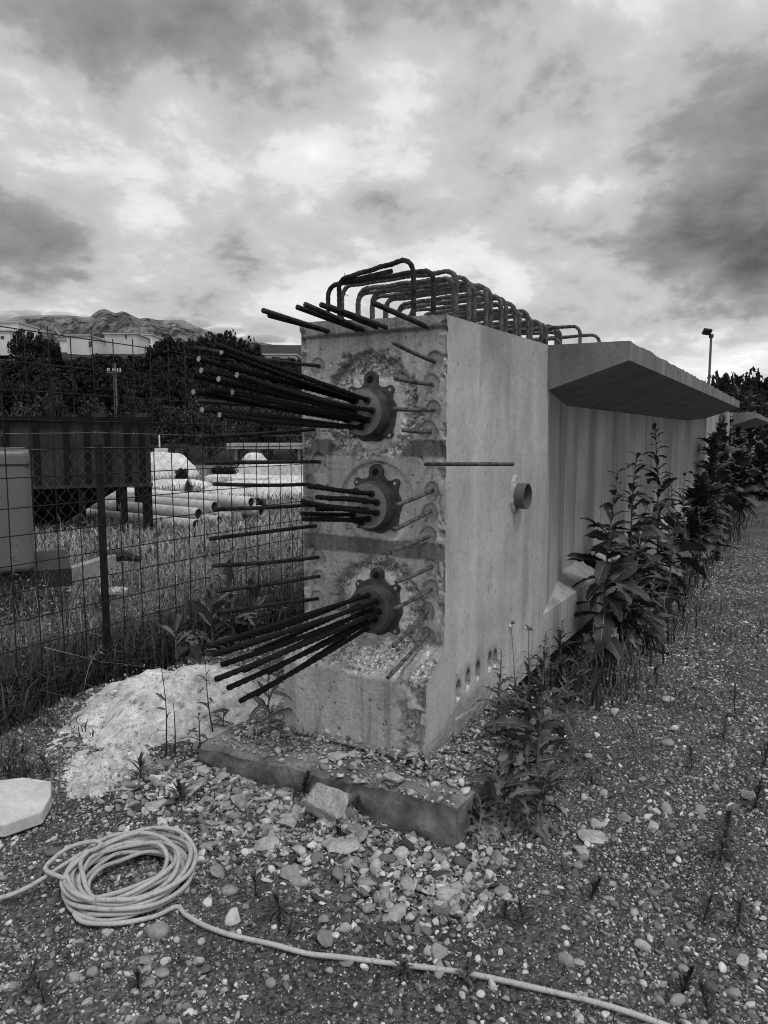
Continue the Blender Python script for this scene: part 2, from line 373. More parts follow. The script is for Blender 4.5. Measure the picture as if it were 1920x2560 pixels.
# ------------------------------------------------------------------ ground sheet
def gh(x, y):
    x = np.asarray(x, float); y = np.asarray(y, float)
    near = np.exp(-((x - 0) ** 2 + (y - 0) ** 2) / 80.0)
    h = near * ((fbm(x * 1.3, y * 1.3, 0, 3, 3) - .5) * .05 + (fbm(x * 6, y * 6, 0, 9, 3) - .5) * .022)
    # a bank of rubble lies against the pad's front
    h = h + .055 * np.exp(-((x + .62) / .22) ** 2) * sstep(y, -.35, .25) * (1 - sstep(y, .95, 1.35)) * (0.6 + .8 * fbm(x * 5, y * 5, 0, 21, 3))
    pad = sstep(x, -.50, -.40) * (1 - sstep(x, 3.2, 3.4)) * sstep(y, -.30, -.2) * (1 - sstep(y, 1.0, 1.1))
    return h * (1 - pad) - .02 * pad
def axis(c0, c1, st, far, growth=1.16):
    a = list(np.arange(c0, c1 + 1e-6, st)); s = st
    lo = []; p = c0
    while p > -far: s *= growth; p -= s; lo.append(p)
    s = st; hi = []; p = c1
    while p < far: s *= growth; p += s; hi.append(p)
    return np.array(lo[::-1] + a + hi)
gx, gy = axis(-2.2, 6.0, .045, 9000), axis(-3.2, 3.6, .045, 9000)
GX, GY = np.meshgrid(gx, gy, indexing='ij')
GZ = gh(GX, GY)
nx, ny = GX.shape
idx = np.arange(nx * ny).reshape(nx, ny)
Q = np.stack([idx[:-1, :-1], idx[1:, :-1], idx[1:, 1:], idx[:-1, 1:]], -1).reshape(-1, 4)
link('ground', np_mesh('ground', np.stack([GX, GY, GZ], -1).reshape(-1, 3), Q, 4), MT['ground'], smooth=True, kind='structure')

# wooded slope on the left, behind the meadow
def hill_h(D, lat):                                       # depth from the camera and offset to the right
    k = 1 - sstep(lat / np.maximum(D, 1), .02, .30)
    return (np.clip(D - 36, 0, None) * .165 * (1 - .0 * D) * (1 - sstep(D, 150, 420) * .35)) * k
Dg = np.concatenate([np.linspace(34, 60, 14), np.linspace(64, 400, 40)]); Lg = np.linspace(-1.3, .35, 60)
DD, LL = np.meshgrid(Dg, Lg, indexing='ij'); LA = LL * DD
HP = CAM[None, None, :2] + hf[None, None, :2] * DD[..., None] + vr[None, None, :2] * LA[..., None]
HZ = hill_h(DD, LA) + (fbm(HP[..., 0] * .08, HP[..., 1] * .08, 0, 5, 3) - .5) * np.clip((DD - 36) * .06, 0, 1.6) - .25
i2 = np.arange(DD.size).reshape(DD.shape)
Q = np.stack([i2[:-1, :-1], i2[:-1, 1:], i2[1:, 1:], i2[1:, :-1]], -1).reshape(-1, 4)
link('hill', np_mesh('hill', np.concatenate([HP, HZ[..., None]], -1).reshape(-1, 3), Q, 4), MT['hill'], smooth=True, kind='structure')

# mountain, ridge heights read where they show against the sky
RIDGE = [(-900, 900), (-500, 860), (-250, 830), (-60, 835), (30, 812), (60, 798), (110, 795), (190, 795), (240, 800), (255, 788), (268, 781), (280, 780), (292, 785), (304, 790), (312, 788), (322, 785), (331, 788), (342, 794), (362, 803), (385, 801), (405, 806), (440, 806), (470, 806), (500, 822), (560, 840), (640, 857), (700, 868), (760, 884), (900, 930), (1100, 990), (1400, 1040), (1900, 1060)]
MD = 4200.0
lat = np.linspace(-1.08, .55, 420); dep = np.linspace(0, 1, 46)
rp = np.array(RIDGE, float); ridge_z = CAM[2] + (1087 - np.interp(lat * F + CX, rp[:, 0], rp[:, 1])) / F * MD
LT, DP = np.meshgrid(lat, dep, indexing='ij')
prof = np.where(DP < .62, (DP / .62) ** 1.25, 1 - (DP - .62) / .38 * .9)
dm = 2600 + (MD - 2600) / .62 * DP
xm = CAM[0] + hf[0] * dm + vr[0] * LT * dm; ym = CAM[1] + hf[1] * dm + vr[1] * LT * dm
rough = (fbm(LT * 30, DP * 9, 0, 31, 5, .55) - .5)
gul = np.abs(fbm(LT * 22 + DP * 2, DP * 4, 0, 44, 4) - .5) * 2
zm = ridge_z[:, None] * prof * (1 + rough * .42 * np.clip(1 - np.abs(DP - .62) * .2, 0, 1) * sstep(np.abs(DP - .62), .0, .10)) - gul * 70 * (1 - np.abs(DP - .62) / .62) * sstep(np.abs(DP - .62), .0, .12) * (DP > .1)
zm = np.where(DP < .03, -5, zm)
i2 = np.arange(LT.size).reshape(LT.shape)
Q = np.stack([i2[:-1, :-1], i2[1:, :-1], i2[1:, 1:], i2[:-1, 1:]], -1).reshape(-1, 4)
link('mountain', np_mesh('mountain', np.stack([xm, ym, zm], -1).reshape(-1, 3), Q, 4), MT['rock'], smooth=True, kind='structure')

# ================================================================== THE GIRDER
def crop(ox, oy, s): return lambda x, y: (ox + x / s, oy + y / s)
C1 = crop(440, 640, 2.304); C2 = crop(440, 1180, 2.304)
WID, Z0, ZT = .78, .16, 2.113
HEADX = -.07
ANCH = [on_plane(904, 1031, 0, HEADX), on_plane(917, 1265, 0, HEADX), on_plane(920, 1526, 0, HEADX)]
LB = [(C1(820, 632), C1(105, 530)), (C1(785, 998), C1(165, 1045)), (C1(825, 1185), C1(170, 1190)), (C1(760, 1313), C1(220, 1313)), (C2(760, 190), C2(220, 215)), (C2(800, 310), C2(195, 385)), (C2(815, 490), C2(215, 540)), (C2(820, 600), C2(235, 688)), (C2(810, 730), C2(255, 805)), (C2(840, 845), C2(255, 1050)), (C1(860, 880), C1(135, 835))]
RB = [(C1(1485, 605), C1(1250, 497)), (C1(1470, 735), C1(1265, 705)), (C1(1480, 880), C1(1260, 882)), (C1(1460, 1008), C1(1310, 1003)), (C2(1475, 105), C2(1270, 190)), (C2(1460, 225), C2(1260, 330)), (C2(1450, 370), C2(1265, 445)), (C2(1470, 545), C2(1270, 633)), (C2(1465, 675), C2(1255, 790)), (C2(1445, 800), C2(1250, 1005)), (C2(1445, 935), C2(1220, 1185))]
TB = [(C1(880, 435), C1(500, 313)), (C1(870, 432), C1(535, 342)), (C1(1050, 425), C1(700, 295)), (C1(1080, 425), C1(745, 280)), (C1(1160, 410), C1(835, 280)), (C1(1215, 412), C1(875, 290)), (C1(1440, 405), C1(1135, 270))]

girder = empty('concrete_girder', (0, 0, 0), 'huge pale concrete bridge girder with black cable strands fanning from its end', 'girder')

def face_fields(y, z):
    """depth (towards the camera) and tone of the broken end face."""
    n1 = fbm(y * 9, z * 9, 0, 11, 4); n2 = fbm(y * 30, z * 30, 0, 12, 4, .6); n3 = fbm(y * 75, z * 75, 0, 13, 3, .6)
    wob = (n1 - .5) * .16
    d = .175 * (1 - sstep(z + (n1 - .5) * .05 * sstep(y, .03, .12) - .05 * sstep(y, .25, .5) * (1 - sstep(y, .55, .75)), .515, .655)) + (n2 - .5) * .004
    tone = np.full_like(y, .86) + (n1 - .5) * .25
    # top lip
    lip = sstep(z + (n2 - .5) * .02, 2.055, 2.068); d = d + .012 * lip + (n3 - .5) * .006 * lip; tone = tone * (1 - .22 * lip)
    d = d - .012 * np.exp(-((z - 2.058 - (n2 - .5) * .012) / .006) ** 2)
    # spalled craters at the upper and lower anchors
    up = np.hypot((y - ANCH[0][1] + .005) / .245, (z - ANCH[0][2] - np.where(z > ANCH[0][2], .0, -.0)) / np.where(z > ANCH[0][2], .27, .215)) + wob * 2.0 + (n2 - .5) * .38
    tail = sstep(y, .44, .56) * np.exp(-((z - ANCH[0][2] + .14) / .06) ** 4)
    cu = np.maximum(1 - sstep(up, .90, 1.0), tail * sstep(n1, .42, .5))
    lo = np.hypot((y - ANCH[2][1] + .01) / .245, (z - ANCH[2][2] + .03) / np.where(z > ANCH[2][2], .265, .26)) + wob * 2.0 + (n2 - .5) * .38
    low_band = sstep(z, .50, .55) * (1 - sstep(z, .62, .72)) * sstep(n1 + y * .15, .36, .46) * sstep(y, -.1, .02)
    cl = np.maximum(1 - sstep(lo, .90, 1.0), low_band * .75)
    edge_u = np.exp(-((up - .97) / .05) ** 2) * (z > ANCH[0][2] - .02); edge_l = np.exp(-((lo - .97) / .06) ** 2) * (z > ANCH[2][2] - .05)
    for c, e in ((cu, edge_u), (cl, edge_l)):
        d = d - c * (.024 + .050 * (n2 - .35) + .026 * (n3 - .5)) - e * .026 * (.5 + n2)
        tone = tone * (1 - c) + c * (1.75 + 1.3 * (n2 - .5) + 1.0 * (n3 - .5) - .8 * sstep(n3, .58, .68))
        tone = tone * (1 - .45 * e * sstep(n2, .3, .6))  # crevice shade along the upper rims put into the tone
    for a in (ANCH[0], ANCH[2]):                           # smooth mortar seat right round the plate
        r = np.hypot(y - a[1], z - a[2]) + (n1 - .5) * .14; s_ = (1 - sstep(r, .158, .180))
        d = d * (1 - s_) + s_ * (-.022 + .002 * n3); tone = tone * (1 - s_) + s_ * 1.35
    # round pocket of the middle anchor, flat at the bottom
    a = ANCH[1]; rr = np.hypot((y - a[1] + .01), (z - a[2])) + (n2 - .5) * .012
    pk = (1 - sstep(rr, .196, .204)) * sstep(z - a[2] + np.clip(np.abs(y - a[1] + .01) - .1, 0, 1) * .9 * -1 + .16, -.006, .006)
    d = d - pk * .024; tone = tone * (1 - pk) + pk * 1.15
    # dark damp bands with runs below them
    runs = fbm(y * 38, z * 2.0, 0, 15, 3)
    rag = (n2 - .5) * .012
    b1 = sstep(z + rag, 1.492 - .05 * sstep(runs, .5, .7) * 0, 1.510) * (1 - sstep(z + rag, 1.575, 1.581)) * (1 - cu)
    b2 = sstep(z + rag, 1.030, 1.045) * (1 - sstep(z + rag, 1.112, 1.122)) * (1 - pk)
    for b in (b1, b2): tone = tone * (1 - b * (.64 + .3 * (runs - .5)))
    # patches of older mortar round the bars
    for (rt, _) in RB + LB[:9]:
        p = on_plane(*rt, 0, 0); q = np.hypot(y - p[1], (z - p[2] + .006) / 1.15) + (n1 - .5) * .035 + (n2 - .5) * .012
        pt = 1 - sstep(q, .036, .041); ol = np.exp(-((q - .039) / .0035) ** 2)
        d = d - pt * (.006 + .012 * (n2 - .4)); tone = tone * (1 - .20 * pt * (n2 + .3)) * (1 - .40 * ol)
    # runs of dirt and rust
    tone = tone * (1 - .24 * sstep(fbm(y * 26, z * 1.4, 0, 16, 3), .55, .72))
    tone = tone * (1 - .18 * sstep(z, 1.9, 2.06))
    # chipped right and left edges
    for e, sd in ((y, 1), (WID - y, 2)):
        ch = sstep(fbm(e * 20, z * 16, 0, 60 + sd, 4, .6), .50, .60) * (1 - sstep(e, .012, .045))
        d = d - ch * .016 * (z > .62); tone = tone * (1 + ch * .15 * (n3 - .7))
    # broken corner low on the right of the foot
    ft = (1 - sstep(z, .52, .6)) * (1 - sstep(y, .09, .17 + .06 * (n1 - .5))) * sstep(fbm(y * 8, z * 11, 0, 71, 3) + .15 * (z < .4), .40, .52)
    d = d - ft * (.014 + .026 * (n2 - .3)) * sstep(y, .0, .025); tone = tone * (1 + ft * .35 * (n2 - .4))
    # pits
    pits = sstep(fbm(y * 60, z * 60, 0, 81, 2), .80, .86); d = d - pits * .006; tone = tone * (1 - .5 * pits)
    spall = np.clip(cu + cl + ft * .8, 0, 1)
    for a in (ANCH[0], ANCH[2]): spall = spall * sstep(np.hypot(y - a[1], z - a[2]) + (n1 - .5) * .05, .15, .20)
    return d, np.clip(tone, .18, 1.9), spall

HOLES = [(.162, .395), (.275, .416), (.399, .423), (.56, .426), (.634, .42)]
def end_block_mesh():
    ys = np.linspace(0, WID, 160); zs = np.linspace(0, 1, 400)
    Y, T = np.meshgrid(ys, zs, indexing='ij'); top = ZT + .03 * Y + (fbm(Y * 14, 0, 0, 90, 3) - .5) * .012
    Z = Z0 + (top - Z0) * T
    d, tone, spall = face_fields(Y, Z)
    d[:, 0] = d[:, 1]
    V = [np.stack([-d, Y, Z], -1).reshape(-1, 3)]; TN = [tone.ravel()]; SP = [spall.ravel()]; n0 = Y.size
    ix = np.arange(n0).reshape(Y.shape); Qs = [np.stack([ix[:-1, :-1], ix[:-1, 1:], ix[1:, 1:], ix[1:, :-1]], -1).reshape(-1, 4)]; MI = [np.zeros(len(Qs[0]), int)]
    # side face, joined to the end face along its right edge
    L = 1.45
    xs = np.concatenate([np.linspace(0, .98, 4)[:-1], np.linspace(1, 1 + L, 190)])
    S, T2 = np.meshgrid(xs, zs, indexing='ij'); xe = -d[0][None, :]
    X = np.where(S < 1, xe + (0 - xe) * S, np.maximum(S - 1, xe)); Zs = Z0 + (ZT + .016 * np.clip(X, 0, 9) - Z0) * T2
    n2 = fbm(X * 30, Zs * 30, 0, 41, 4, .6)
    ind = (n2 - .5) * .002 + .004 * np.exp(-((X) / .004) ** 2)
    ton = np.ones_like(X)
    for (hx, hz) in HOLES:
        q = np.hypot((X - hx) / .024, (Zs - hz) / .044) + (n2 - .5) * .25
        ind = ind + .07 * (1 - sstep(q, .85, 1.05)); ton = ton * (1 - .5 * np.exp(-((q - 1.1) / .3) ** 2))
        dr = np.exp(-(((X - hx) / .026) ** 2 + ((Zs - hz + .05) / .016) ** 2)); ton = ton + .9 * sstep(dr + (n2 - .5) * .5, .35, .6)
        ton = ton * (1 - .3 * np.exp(-(((X - hx) / .04) ** 2 + ((Zs - hz - .055) / .03) ** 2)))
    p0, p1 = on_plane(1140, 1800, 1, 0), on_plane(1232, 1743, 1, 0)     # chalk line
    dd = unit(p1 - p0); rel = (X - p0[0]) * dd[0] + (Zs - p0[2]) * dd[2]; off = np.abs(-(X - p0[0]) * dd[2] + (Zs - p0[2]) * dd[0])
    ton = ton + .75 * (off < .006 + .004 * (n2 - .5)) * (rel > 0) * (rel < np.linalg.norm(p1 - p0)) * (n2 > .40)
    ton = ton * (1 - .12 * sstep(fbm(X * 7, Zs * .5, 0, 47, 3), .50, .74)) * (1 - .16 * sstep(Zs, 1.85, 2.12))
    ton = ton * (1 - .30 * sstep(fbm(X * 4 + 3, Zs * .5, 0, 57, 4, .5), .52, .70) * sstep(fbm(X * 3, Zs * 1.3, 0, 58, 3), .40, .6))
    ton = ton * (1 + .22 * (fbm(X * 2.2, Zs * 1.8, 0, 59, 4) - .5)) * (1 - .35 * sstep(fbm(X * 40, Zs * 36, 0, 61, 2), .83, .87))
    # rough, stained foot
    ft = (1 - sstep(Zs + (fbm(X * 6, Zs * 6, 0, 48, 3) - .5) * .2, .22, .34)); ton = ton * (1 - .25 * ft); ind = ind + ft * .012 * n2
    V.append(np.stack([X, ind, Zs], -1).reshape(-1, 3)); TN.append(ton.ravel())
    ix = n0 + np.arange(X.size).reshape(X.shape); q = np.stack([ix[:-1, :-1], ix[1:, :-1], ix[1:, 1:], ix[:-1, 1:]], -1).reshape(-1, 4); Qs.append(q); MI.append(np.ones(len(q), int))
    # top, left side and back as plain sheets
    b = n0 + X.size
    tl = ZT + .03 * WID
    ex = np.array([(-.010, .0, ZT - .004), (L, .0, ZT + .016 * L - .004), (L, WID, tl - .004), (-.010, WID, tl - .004), (0.0, WID - .001, Z0), (L, WID - .001, Z0), (L, WID - .001, tl - .006), (0.0, WID - .001, tl - .006), (L - .001, 0, Z0), (L - .001, WID, Z0), (L - .001, WID, ZT), (L - .001, 0, ZT), (-.176, WID - .001, Z0), (-.17, WID - .001, .54), (-.08, WID - .001, .60), (0, WID - .001, .66)])
    V.append(ex); TN.append(np.ones(len(ex)))
    q = np.array([(0, 1, 2, 3), (4, 7, 6, 5), (8, 9, 10, 11), (12, 13, 14, 15), (12, 15, 4, 4)])[:4] + b
    Qs.append(q); MI.append(np.ones(4, int))
    return np_mesh('end_block', np.concatenate(V), np.concatenate(Qs), 4, {'tone': np.concatenate(TN), 'spall': np.concatenate(SP + [np.zeros(sum(len(t_) for t_ in TN[1:]))])}, np.concatenate(MI))
MT['sidetone'] = material('formed_concrete_side', 0.48, 0.85, 0.25, attr='tone', layers=[('noise', (1.8, 1.8, 1.2), .72, 1.14, .3, .7), ('noise', (5, 5, .6), .88, 1.05, .34, .62), ('noise', 7, .86, 1.08, .3, .7), ('noise', 38, .86, 1.08, .32, .68), ('voro', (17, 17, 15), .30, 1.0, .04, .07)], bump=[(120, .15, .004), (18, .12, .006)])
def add_spall(m):
    t = NT(m.node_tree); b = m.node_tree.nodes['Principled BSDF']; src = b.inputs['Base Color'].links[0].from_socket
    P = t.new('ShaderNodeTexCoord').outputs['Object']; at_ = t.new('ShaderNodeAttribute'); at_.attribute_name = 'spall'; k = at_.outputs['Fac']
    n = t.rng(t.noise(P, 46, 8.0, .72, .6), .36, .62, .12, 1.55); v = t.rng(t.voro(P, 75.0), .12, .5, 1.25, .62)
    f = t.math('ADD', t.math('SUBTRACT', 1.0, k), t.math('MULTIPLY', k, t.math('MULTIPLY', n, v)))
    t.put(b.inputs['Base Color'], t.vmath('MULTIPLY', src, t.grey(f)))
    bn = t.new('ShaderNodeBump'); bn.inputs['Distance'].default_value = .012; t.put(bn.inputs['Strength'], t.math('MULTIPLY', k, .9)); t.put(bn.inputs['Height'], t.noise(P, 60, 6.0, .7))
    t.put(bn.inputs['Normal'], b.inputs['Normal'].links[0].from_socket); t.put(b.inputs['Normal'], bn.outputs[0])
add_spall(MT['face'])
eb = link('end_block', end_block_mesh(), [MT['face'], MT['sidetone']], girder, True)
eb['label'] = 'broken end face with craters round the anchors and dark stains'

# web, flanges and the far end block
XA, XB = 1.45, 9.80
def xsec(name, poly, x0, x1, mat, par):
    return MB().prism([(p[0], p[1]) for p in poly], (x0, 0, 0), (0, 1, 0), (0, 0, 1), (1, 0, 0), x1 - x0).build(name, mat, par)
def web_mesh():
    r = .17; out = [(XA - .01, .004), (XA, .004), (XA + 1.0, r), (XB - 1.0, r), (XB, .004), (XB + .01, .004), (XB + .01, WID - .004), (XB, WID - .004), (XB - 1.0, WID - r), (XA + 1.0, WID - r), (XA, WID - .004), (XA - .01, WID - .004)]
    return MB().prism(out, (0, 0, Z0 + .004), (1, 0, 0), (0, 1, 0), (0, 0, 1), 1.945 - Z0)
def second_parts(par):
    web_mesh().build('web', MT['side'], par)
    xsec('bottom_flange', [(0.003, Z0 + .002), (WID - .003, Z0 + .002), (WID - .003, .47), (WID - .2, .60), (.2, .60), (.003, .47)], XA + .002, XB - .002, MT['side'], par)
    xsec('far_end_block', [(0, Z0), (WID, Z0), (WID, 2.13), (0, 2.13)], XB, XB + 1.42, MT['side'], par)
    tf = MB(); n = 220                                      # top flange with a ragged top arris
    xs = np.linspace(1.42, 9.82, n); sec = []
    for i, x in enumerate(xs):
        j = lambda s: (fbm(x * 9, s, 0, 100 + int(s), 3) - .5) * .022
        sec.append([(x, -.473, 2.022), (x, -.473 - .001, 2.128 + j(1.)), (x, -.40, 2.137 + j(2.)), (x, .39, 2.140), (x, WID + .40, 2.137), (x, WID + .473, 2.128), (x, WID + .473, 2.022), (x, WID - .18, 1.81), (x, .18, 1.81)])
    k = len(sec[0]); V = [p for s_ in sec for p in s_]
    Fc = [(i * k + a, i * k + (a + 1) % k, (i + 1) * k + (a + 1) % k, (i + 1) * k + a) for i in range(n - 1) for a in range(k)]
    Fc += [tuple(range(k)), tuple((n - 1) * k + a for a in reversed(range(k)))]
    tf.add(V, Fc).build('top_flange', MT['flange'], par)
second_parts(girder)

# ribbed bars, strands
def ribbed(mb, a, b, r, bend=0.0, seg=7, step=.0065, rib=.14):
    a, b = np.asarray(a), np.asarray(b); n = max(6, int(np.linalg.norm(b - a) / step)); up = np.array([0, 0, 1.0])
    P = [a + (b - a) * t + up * bend * math.sin(math.pi * t) for t in np.linspace(0, 1, n)]
    return mb.tube(P, [r * (1 + (rib if i % 2 else -.03)) for i in range(n)], seg)
def bar(root, tip, r, x0=0.0, mat='rust', bend=0.0, name='dowel_bar'):
    a = on_plane(*root, 0, x0); b = on_plane(*tip, 1, a[1]); d = unit(a - b)
    return ribbed(MB(), a + d * .05, b, r, bend).build(name, MT[mat], girder, True)
for i, (r_, t_) in enumerate(LB): bar(r_, t_, .0083, bend=-.006 + .003 * (i % 3))
for i, (r_, t_) in enumerate(RB): bar(r_, t_, .0085, mat='rustpale', bend=-.004)
for i, (r_, t_) in enumerate(TB): bar(r_, t_, .0105, x0=-.005, mat='rust')
a = on_plane(1072, 1160, 0, -.01); b = on_plane(1284, 1160, 0, -.055)
ribbed(MB(), a + np.array([.05, .004, 0]), a - np.array([.03, 0, 0]), .008).tube([a - np.array([.028, 0, 0]), b], .0085, 8).build('dowel_bar', MT['rustpale'], girder, True)['label'] = 'bent bar reaching sideways past the corner'

US = [((1105, 830), (222, 510)), ((1040, 825), (262, 552)), ((1020, 835), (130, 592)), ((1035, 890), (145, 658)), ((985, 890), (95, 690)), ((1110, 945), (245, 708)), ((1135, 890), (350, 685)), ((990, 945), (100, 783)), ((1015, 930), (195, 770)), ((1085, 950), (325, 785)), ((1010, 985), (150, 885)), ((1070, 985), (250, 915))]
MS = [((1130, 125), (760, 80)), ((1040, 110), (810, 80)), ((1160, 175), (810, 145)), ((1090, 165), (880, 155)), ((1160, 235), (725, 170)), ((1100, 220), (735, 185)), ((1050, 215), (810, 215)), ((1020, 245), (725, 240)), ((1110, 270), (735, 270)), ((1070, 290), (815, 270))]
LS = [((1110, 710), (190, 1005)), ((1060, 715), (305, 970)), ((1160, 745), (215, 1050)), ((1130, 790), (265, 1110)), ((1060, 770), (455, 1035)), ((1175, 800), (230, 1195)), ((1090, 800), (390, 1145)), ((1150, 850), (300, 1245)), ((1090, 855), (530, 1155)), ((1100, 900), (370, 1320)), ((1060, 890), (465, 1280))]
def strand_mesh(a, b, R=.0095, sag=0.0, seed=0):
    a, b = np.asarray(a), np.asarray(b); Ln = np.linalg.norm(b - a); n = max(10, int(Ln / .016)); seg = 24
    t = unit(b - a); e1 = unit(np.cross(t, (0, 0, 1))); e2 = np.cross(t, e1); rs = np.random.default_rng(seed)
    o1, o2 = rs.normal(0, .006, 2); V = []
    for i in range(n):
        s = i / (n - 1); c = a + (b - a) * s + (e1 * o1 + e2 * o2) * math.sin(math.pi * s) + np.array([0, 0, sag]) * 4 * s * (1 - s)
        for k in range(seg):
            q = 2 * math.pi * k / seg; tw = s * Ln / .24 * 2 * math.pi
            rr = R * (1 + .16 * math.cos(6 * q)); V.append(c + rr * (math.cos(q + tw) * e1 + math.sin(q + tw) * e2))
    Fc = [(i * seg + k, i * seg + (k + 1) % seg, (i + 1) * seg + (k + 1) % seg, (i + 1) * seg + k) for i in range(n - 1) for k in range(seg)]
    mb = MB().add(V, Fc)
    mb.add(V[-seg:], [tuple(range(seg))], 1)
    return mb, t
def anchor(k, c, strands, C, matn):
    X0 = .006
    eu, ev, en = np.array([0, -1., 0]), np.array([0, 0, 1.]), np.array([-1., 0, 0])
    poly = []
    for q in np.linspace(0, 2 * math.pi, 72, endpoint=False):
        r = .134 + .004 * math.sin(9 * q + k)
        for ang, w_, h_ in ((.78, .16, .030), (-.80, .16, .026), (-2.36, .16, .026), (2.36, .16, .030), (math.pi / 2, .30, .012)):
            dq = (q - ang + math.pi) % (2 * math.pi) - math.pi; r += h_ * math.exp(-(dq / w_) ** 4)
        poly.append((r * math.cos(q), r * math.sin(q)))
    org = np.array([X0 + .022, c[1], c[2]])
    pm = MB().prism(poly, org, eu, ev, en, .022)
    pm.ring(org + ev * .152, eu, ev, en, .0165, .038, .0205, 22)
    for s in (-1, 1): pm.prism([(s * .012, .12), (s * .041, .11), (s * .037, .152), (s * .0165, .152)][::s], org, eu, ev, en, .0195)
    pl_ = pm.build('anchor_plate', MT['plate'], girder); bevel(pl_, .003)
    for ang in (.78, -.80, -2.36, 2.36):                   # bolt holes in the ears show as dark recesses with pale rims
        o = org + en * .0212 + (eu * math.cos(ang) + ev * math.sin(ang)) * .146
        MB().ring(o, eu, ev, en, .0, .0075, .002, 12, 0).build('bolt_hole', MT['stonepale'], pl_)
    MB().ring(org + en * .0215 + ev * .152, eu, ev, en, .0, .016, .0024, 18, 0).build('lug_hole_shade', MT['holeshade'], pl_)  # proud dark disc; the shade of the lug's opening is its colour
    hx = X0 - HEADX
    body = MB(); seg = 48; prof = [(.0, .113), (.052, .113), (.058, .110), (hx - .006, .109), (hx, .104)]
    V = []; 
    for (h, r) in prof:
        for s in range(seg):
            q = 2 * math.pi * s / seg; V.append(np.array([X0 - h, c[1], c[2]]) + r * (math.cos(q) * eu + math.sin(q) * ev))
    Fc = [(i * seg + s, i * seg + (s + 1) % seg, (i + 1) * seg + (s + 1) % seg, (i + 1) * seg + s) for i in range(len(prof) - 1) for s in range(seg)]
    mi = [1] * len(Fc); body.add(V, Fc, 1); body.add(V[-seg:], [tuple(range(seg))], 0)
    hd = body.build('anchor_head', [MT[matn], MT['plate']], pl_)
    for i, (rt, tp) in enumerate(strands):
        a_ = on_plane(*C(*rt), 0, HEADX)
        v = a_ - c; v[0] = 0; l = np.linalg.norm(v)
        if l > .088: a_ = a_ - v * (1 - .088 / l)
        b_ = on_plane(*C(*tp), 1, a_[1])
        mb, t = strand_mesh(a_ - unit(b_ - a_) * .02, b_, .0092, -.005 if k == 2 else -.002, 31 * k + i)
        mb.build('strand', [MT['strand'], MT['cut'] if k == 0 and i % 4 else MT['strand']], pl_, True)
        o = np.array([HEADX - .0005, a_[1], a_[2]])
        MB().ring(o, eu, ev, en, .009, .0155, .014, 14).build('wedge', MT['rust'], pl_)
anchor(0, ANCH[0], US, C1, 'head'); anchor(1, ANCH[1], MS, C2, 'head'); anchor(2, ANCH[2], LS, C2, 'headdark')

# stirrups standing out of the top
def stirrup(x, y0, y1, zb, h0, h1, r=.0105, lean=0.0, mat='rust', jit=0.0):
    R = .055; P = []
    za, zb2 = zb + h0, zb + h1
    P.append((x, y0, zb - .05)); P.append((x + lean * .5, y0, za - R))
    for k in range(1, 6):
        q = k / 6 * math.pi / 2; P.append((x + lean, y0 - R * (1 - math.cos(q)) * np.sign(y0 - y1), za - R + R * math.sin(q)))
    n = 10
    for k in range(n + 1):
        t = k / n; ya = y0 - R * np.sign(y0 - y1); yb = y1 + R * np.sign(y0 - y1)
        P.append((x + lean + jit * math.sin(t * 9), ya + (yb - ya) * t, za + (zb2 - za) * t + .002 * math.sin(t * 17 + x * 40)))
    for k in range(1, 6):
        q = k / 6 * math.pi / 2; P.append((x + lean, y1 + R * (1 - math.sin(q)) * np.sign(y0 - y1), zb2 - R + R * math.cos(q)))
    P.append((x + lean * .5, y1, zb2 - R)); P.append((x, y1, zb - .05))
    Q_ = []
    for i in range(len(P) - 1):
        a, b = np.array(P[i]), np.array(P[i + 1]); m = max(1, int(np.linalg.norm(b - a) / .012))
        for s in range(m): Q_.append(a + (b - a) * s / m)
    Q_.append(np.array(P[-1])); rs = np.random.default_rng(int(x * 1000))
    cr = fbm(np.arange(len(Q_)) * .35, x * 50, 0, 5, 3)
    return MB().tube(Q_, [r * ((1.09 if i % 2 else .96) + (.45 * max(0, cr[i] - .45) if mat == 'rustpale' else 0)) for i in range(len(Q_))], 7).build('stirrup', MT[mat], girder, True)
stirrup(.10, .62, .215, ZT, .235, .275, .0115, -.01)
MB().tube([(.10, .60, ZT + .215), (.10, .33, ZT + .238)], .011, 8).build('stirrup', MT['rust'], girder, True)
stirrup(.16, .73, .145, ZT, .225, .235, .0115, 0)
for i, x in enumerate(np.concatenate([np.arange(.24, 1.3, .072), np.arange(1.3, 2.1, .10)])):
    stirrup(x, .70 - .05 * (i % 2), .07 + .045 * (i % 3 == 1), ZT + .012 * x, .215 - .06 * sstep(x, .3, 1.8) + .025 * rng.random(), .215 - .06 * sstep(x, .3, 1.8) + .025 * rng.random(), .0105 + .001 * (i % 2), (rng.random() - .5) * .02, 'rustpale', .006)
for x, y0, y1, h in ((1.75, .62, -.10, .15), (2.0, .62, -.16, .12), (1.68, .5, .0, .07), (2.5, .6, -.28, .05), (2.9, .6, -.2, .10), (3.4, .6, -.1, .10), (3.9, .6, -.1, .09)):
    stirrup(x, y0, y1, 2.135, h, h, .0105, 0, 'rustpale')
tw = MB(); p = on_plane(862, 735, 0, .15)
for d_ in ((0, 0, .10), (.0, .02, -.03), (0, -.022, -.012), (0, .012, -.02)): tw.tube([p, p + np.array(d_)], .0016, 5)
tw.build('tie_wire', MT['rust'], girder)

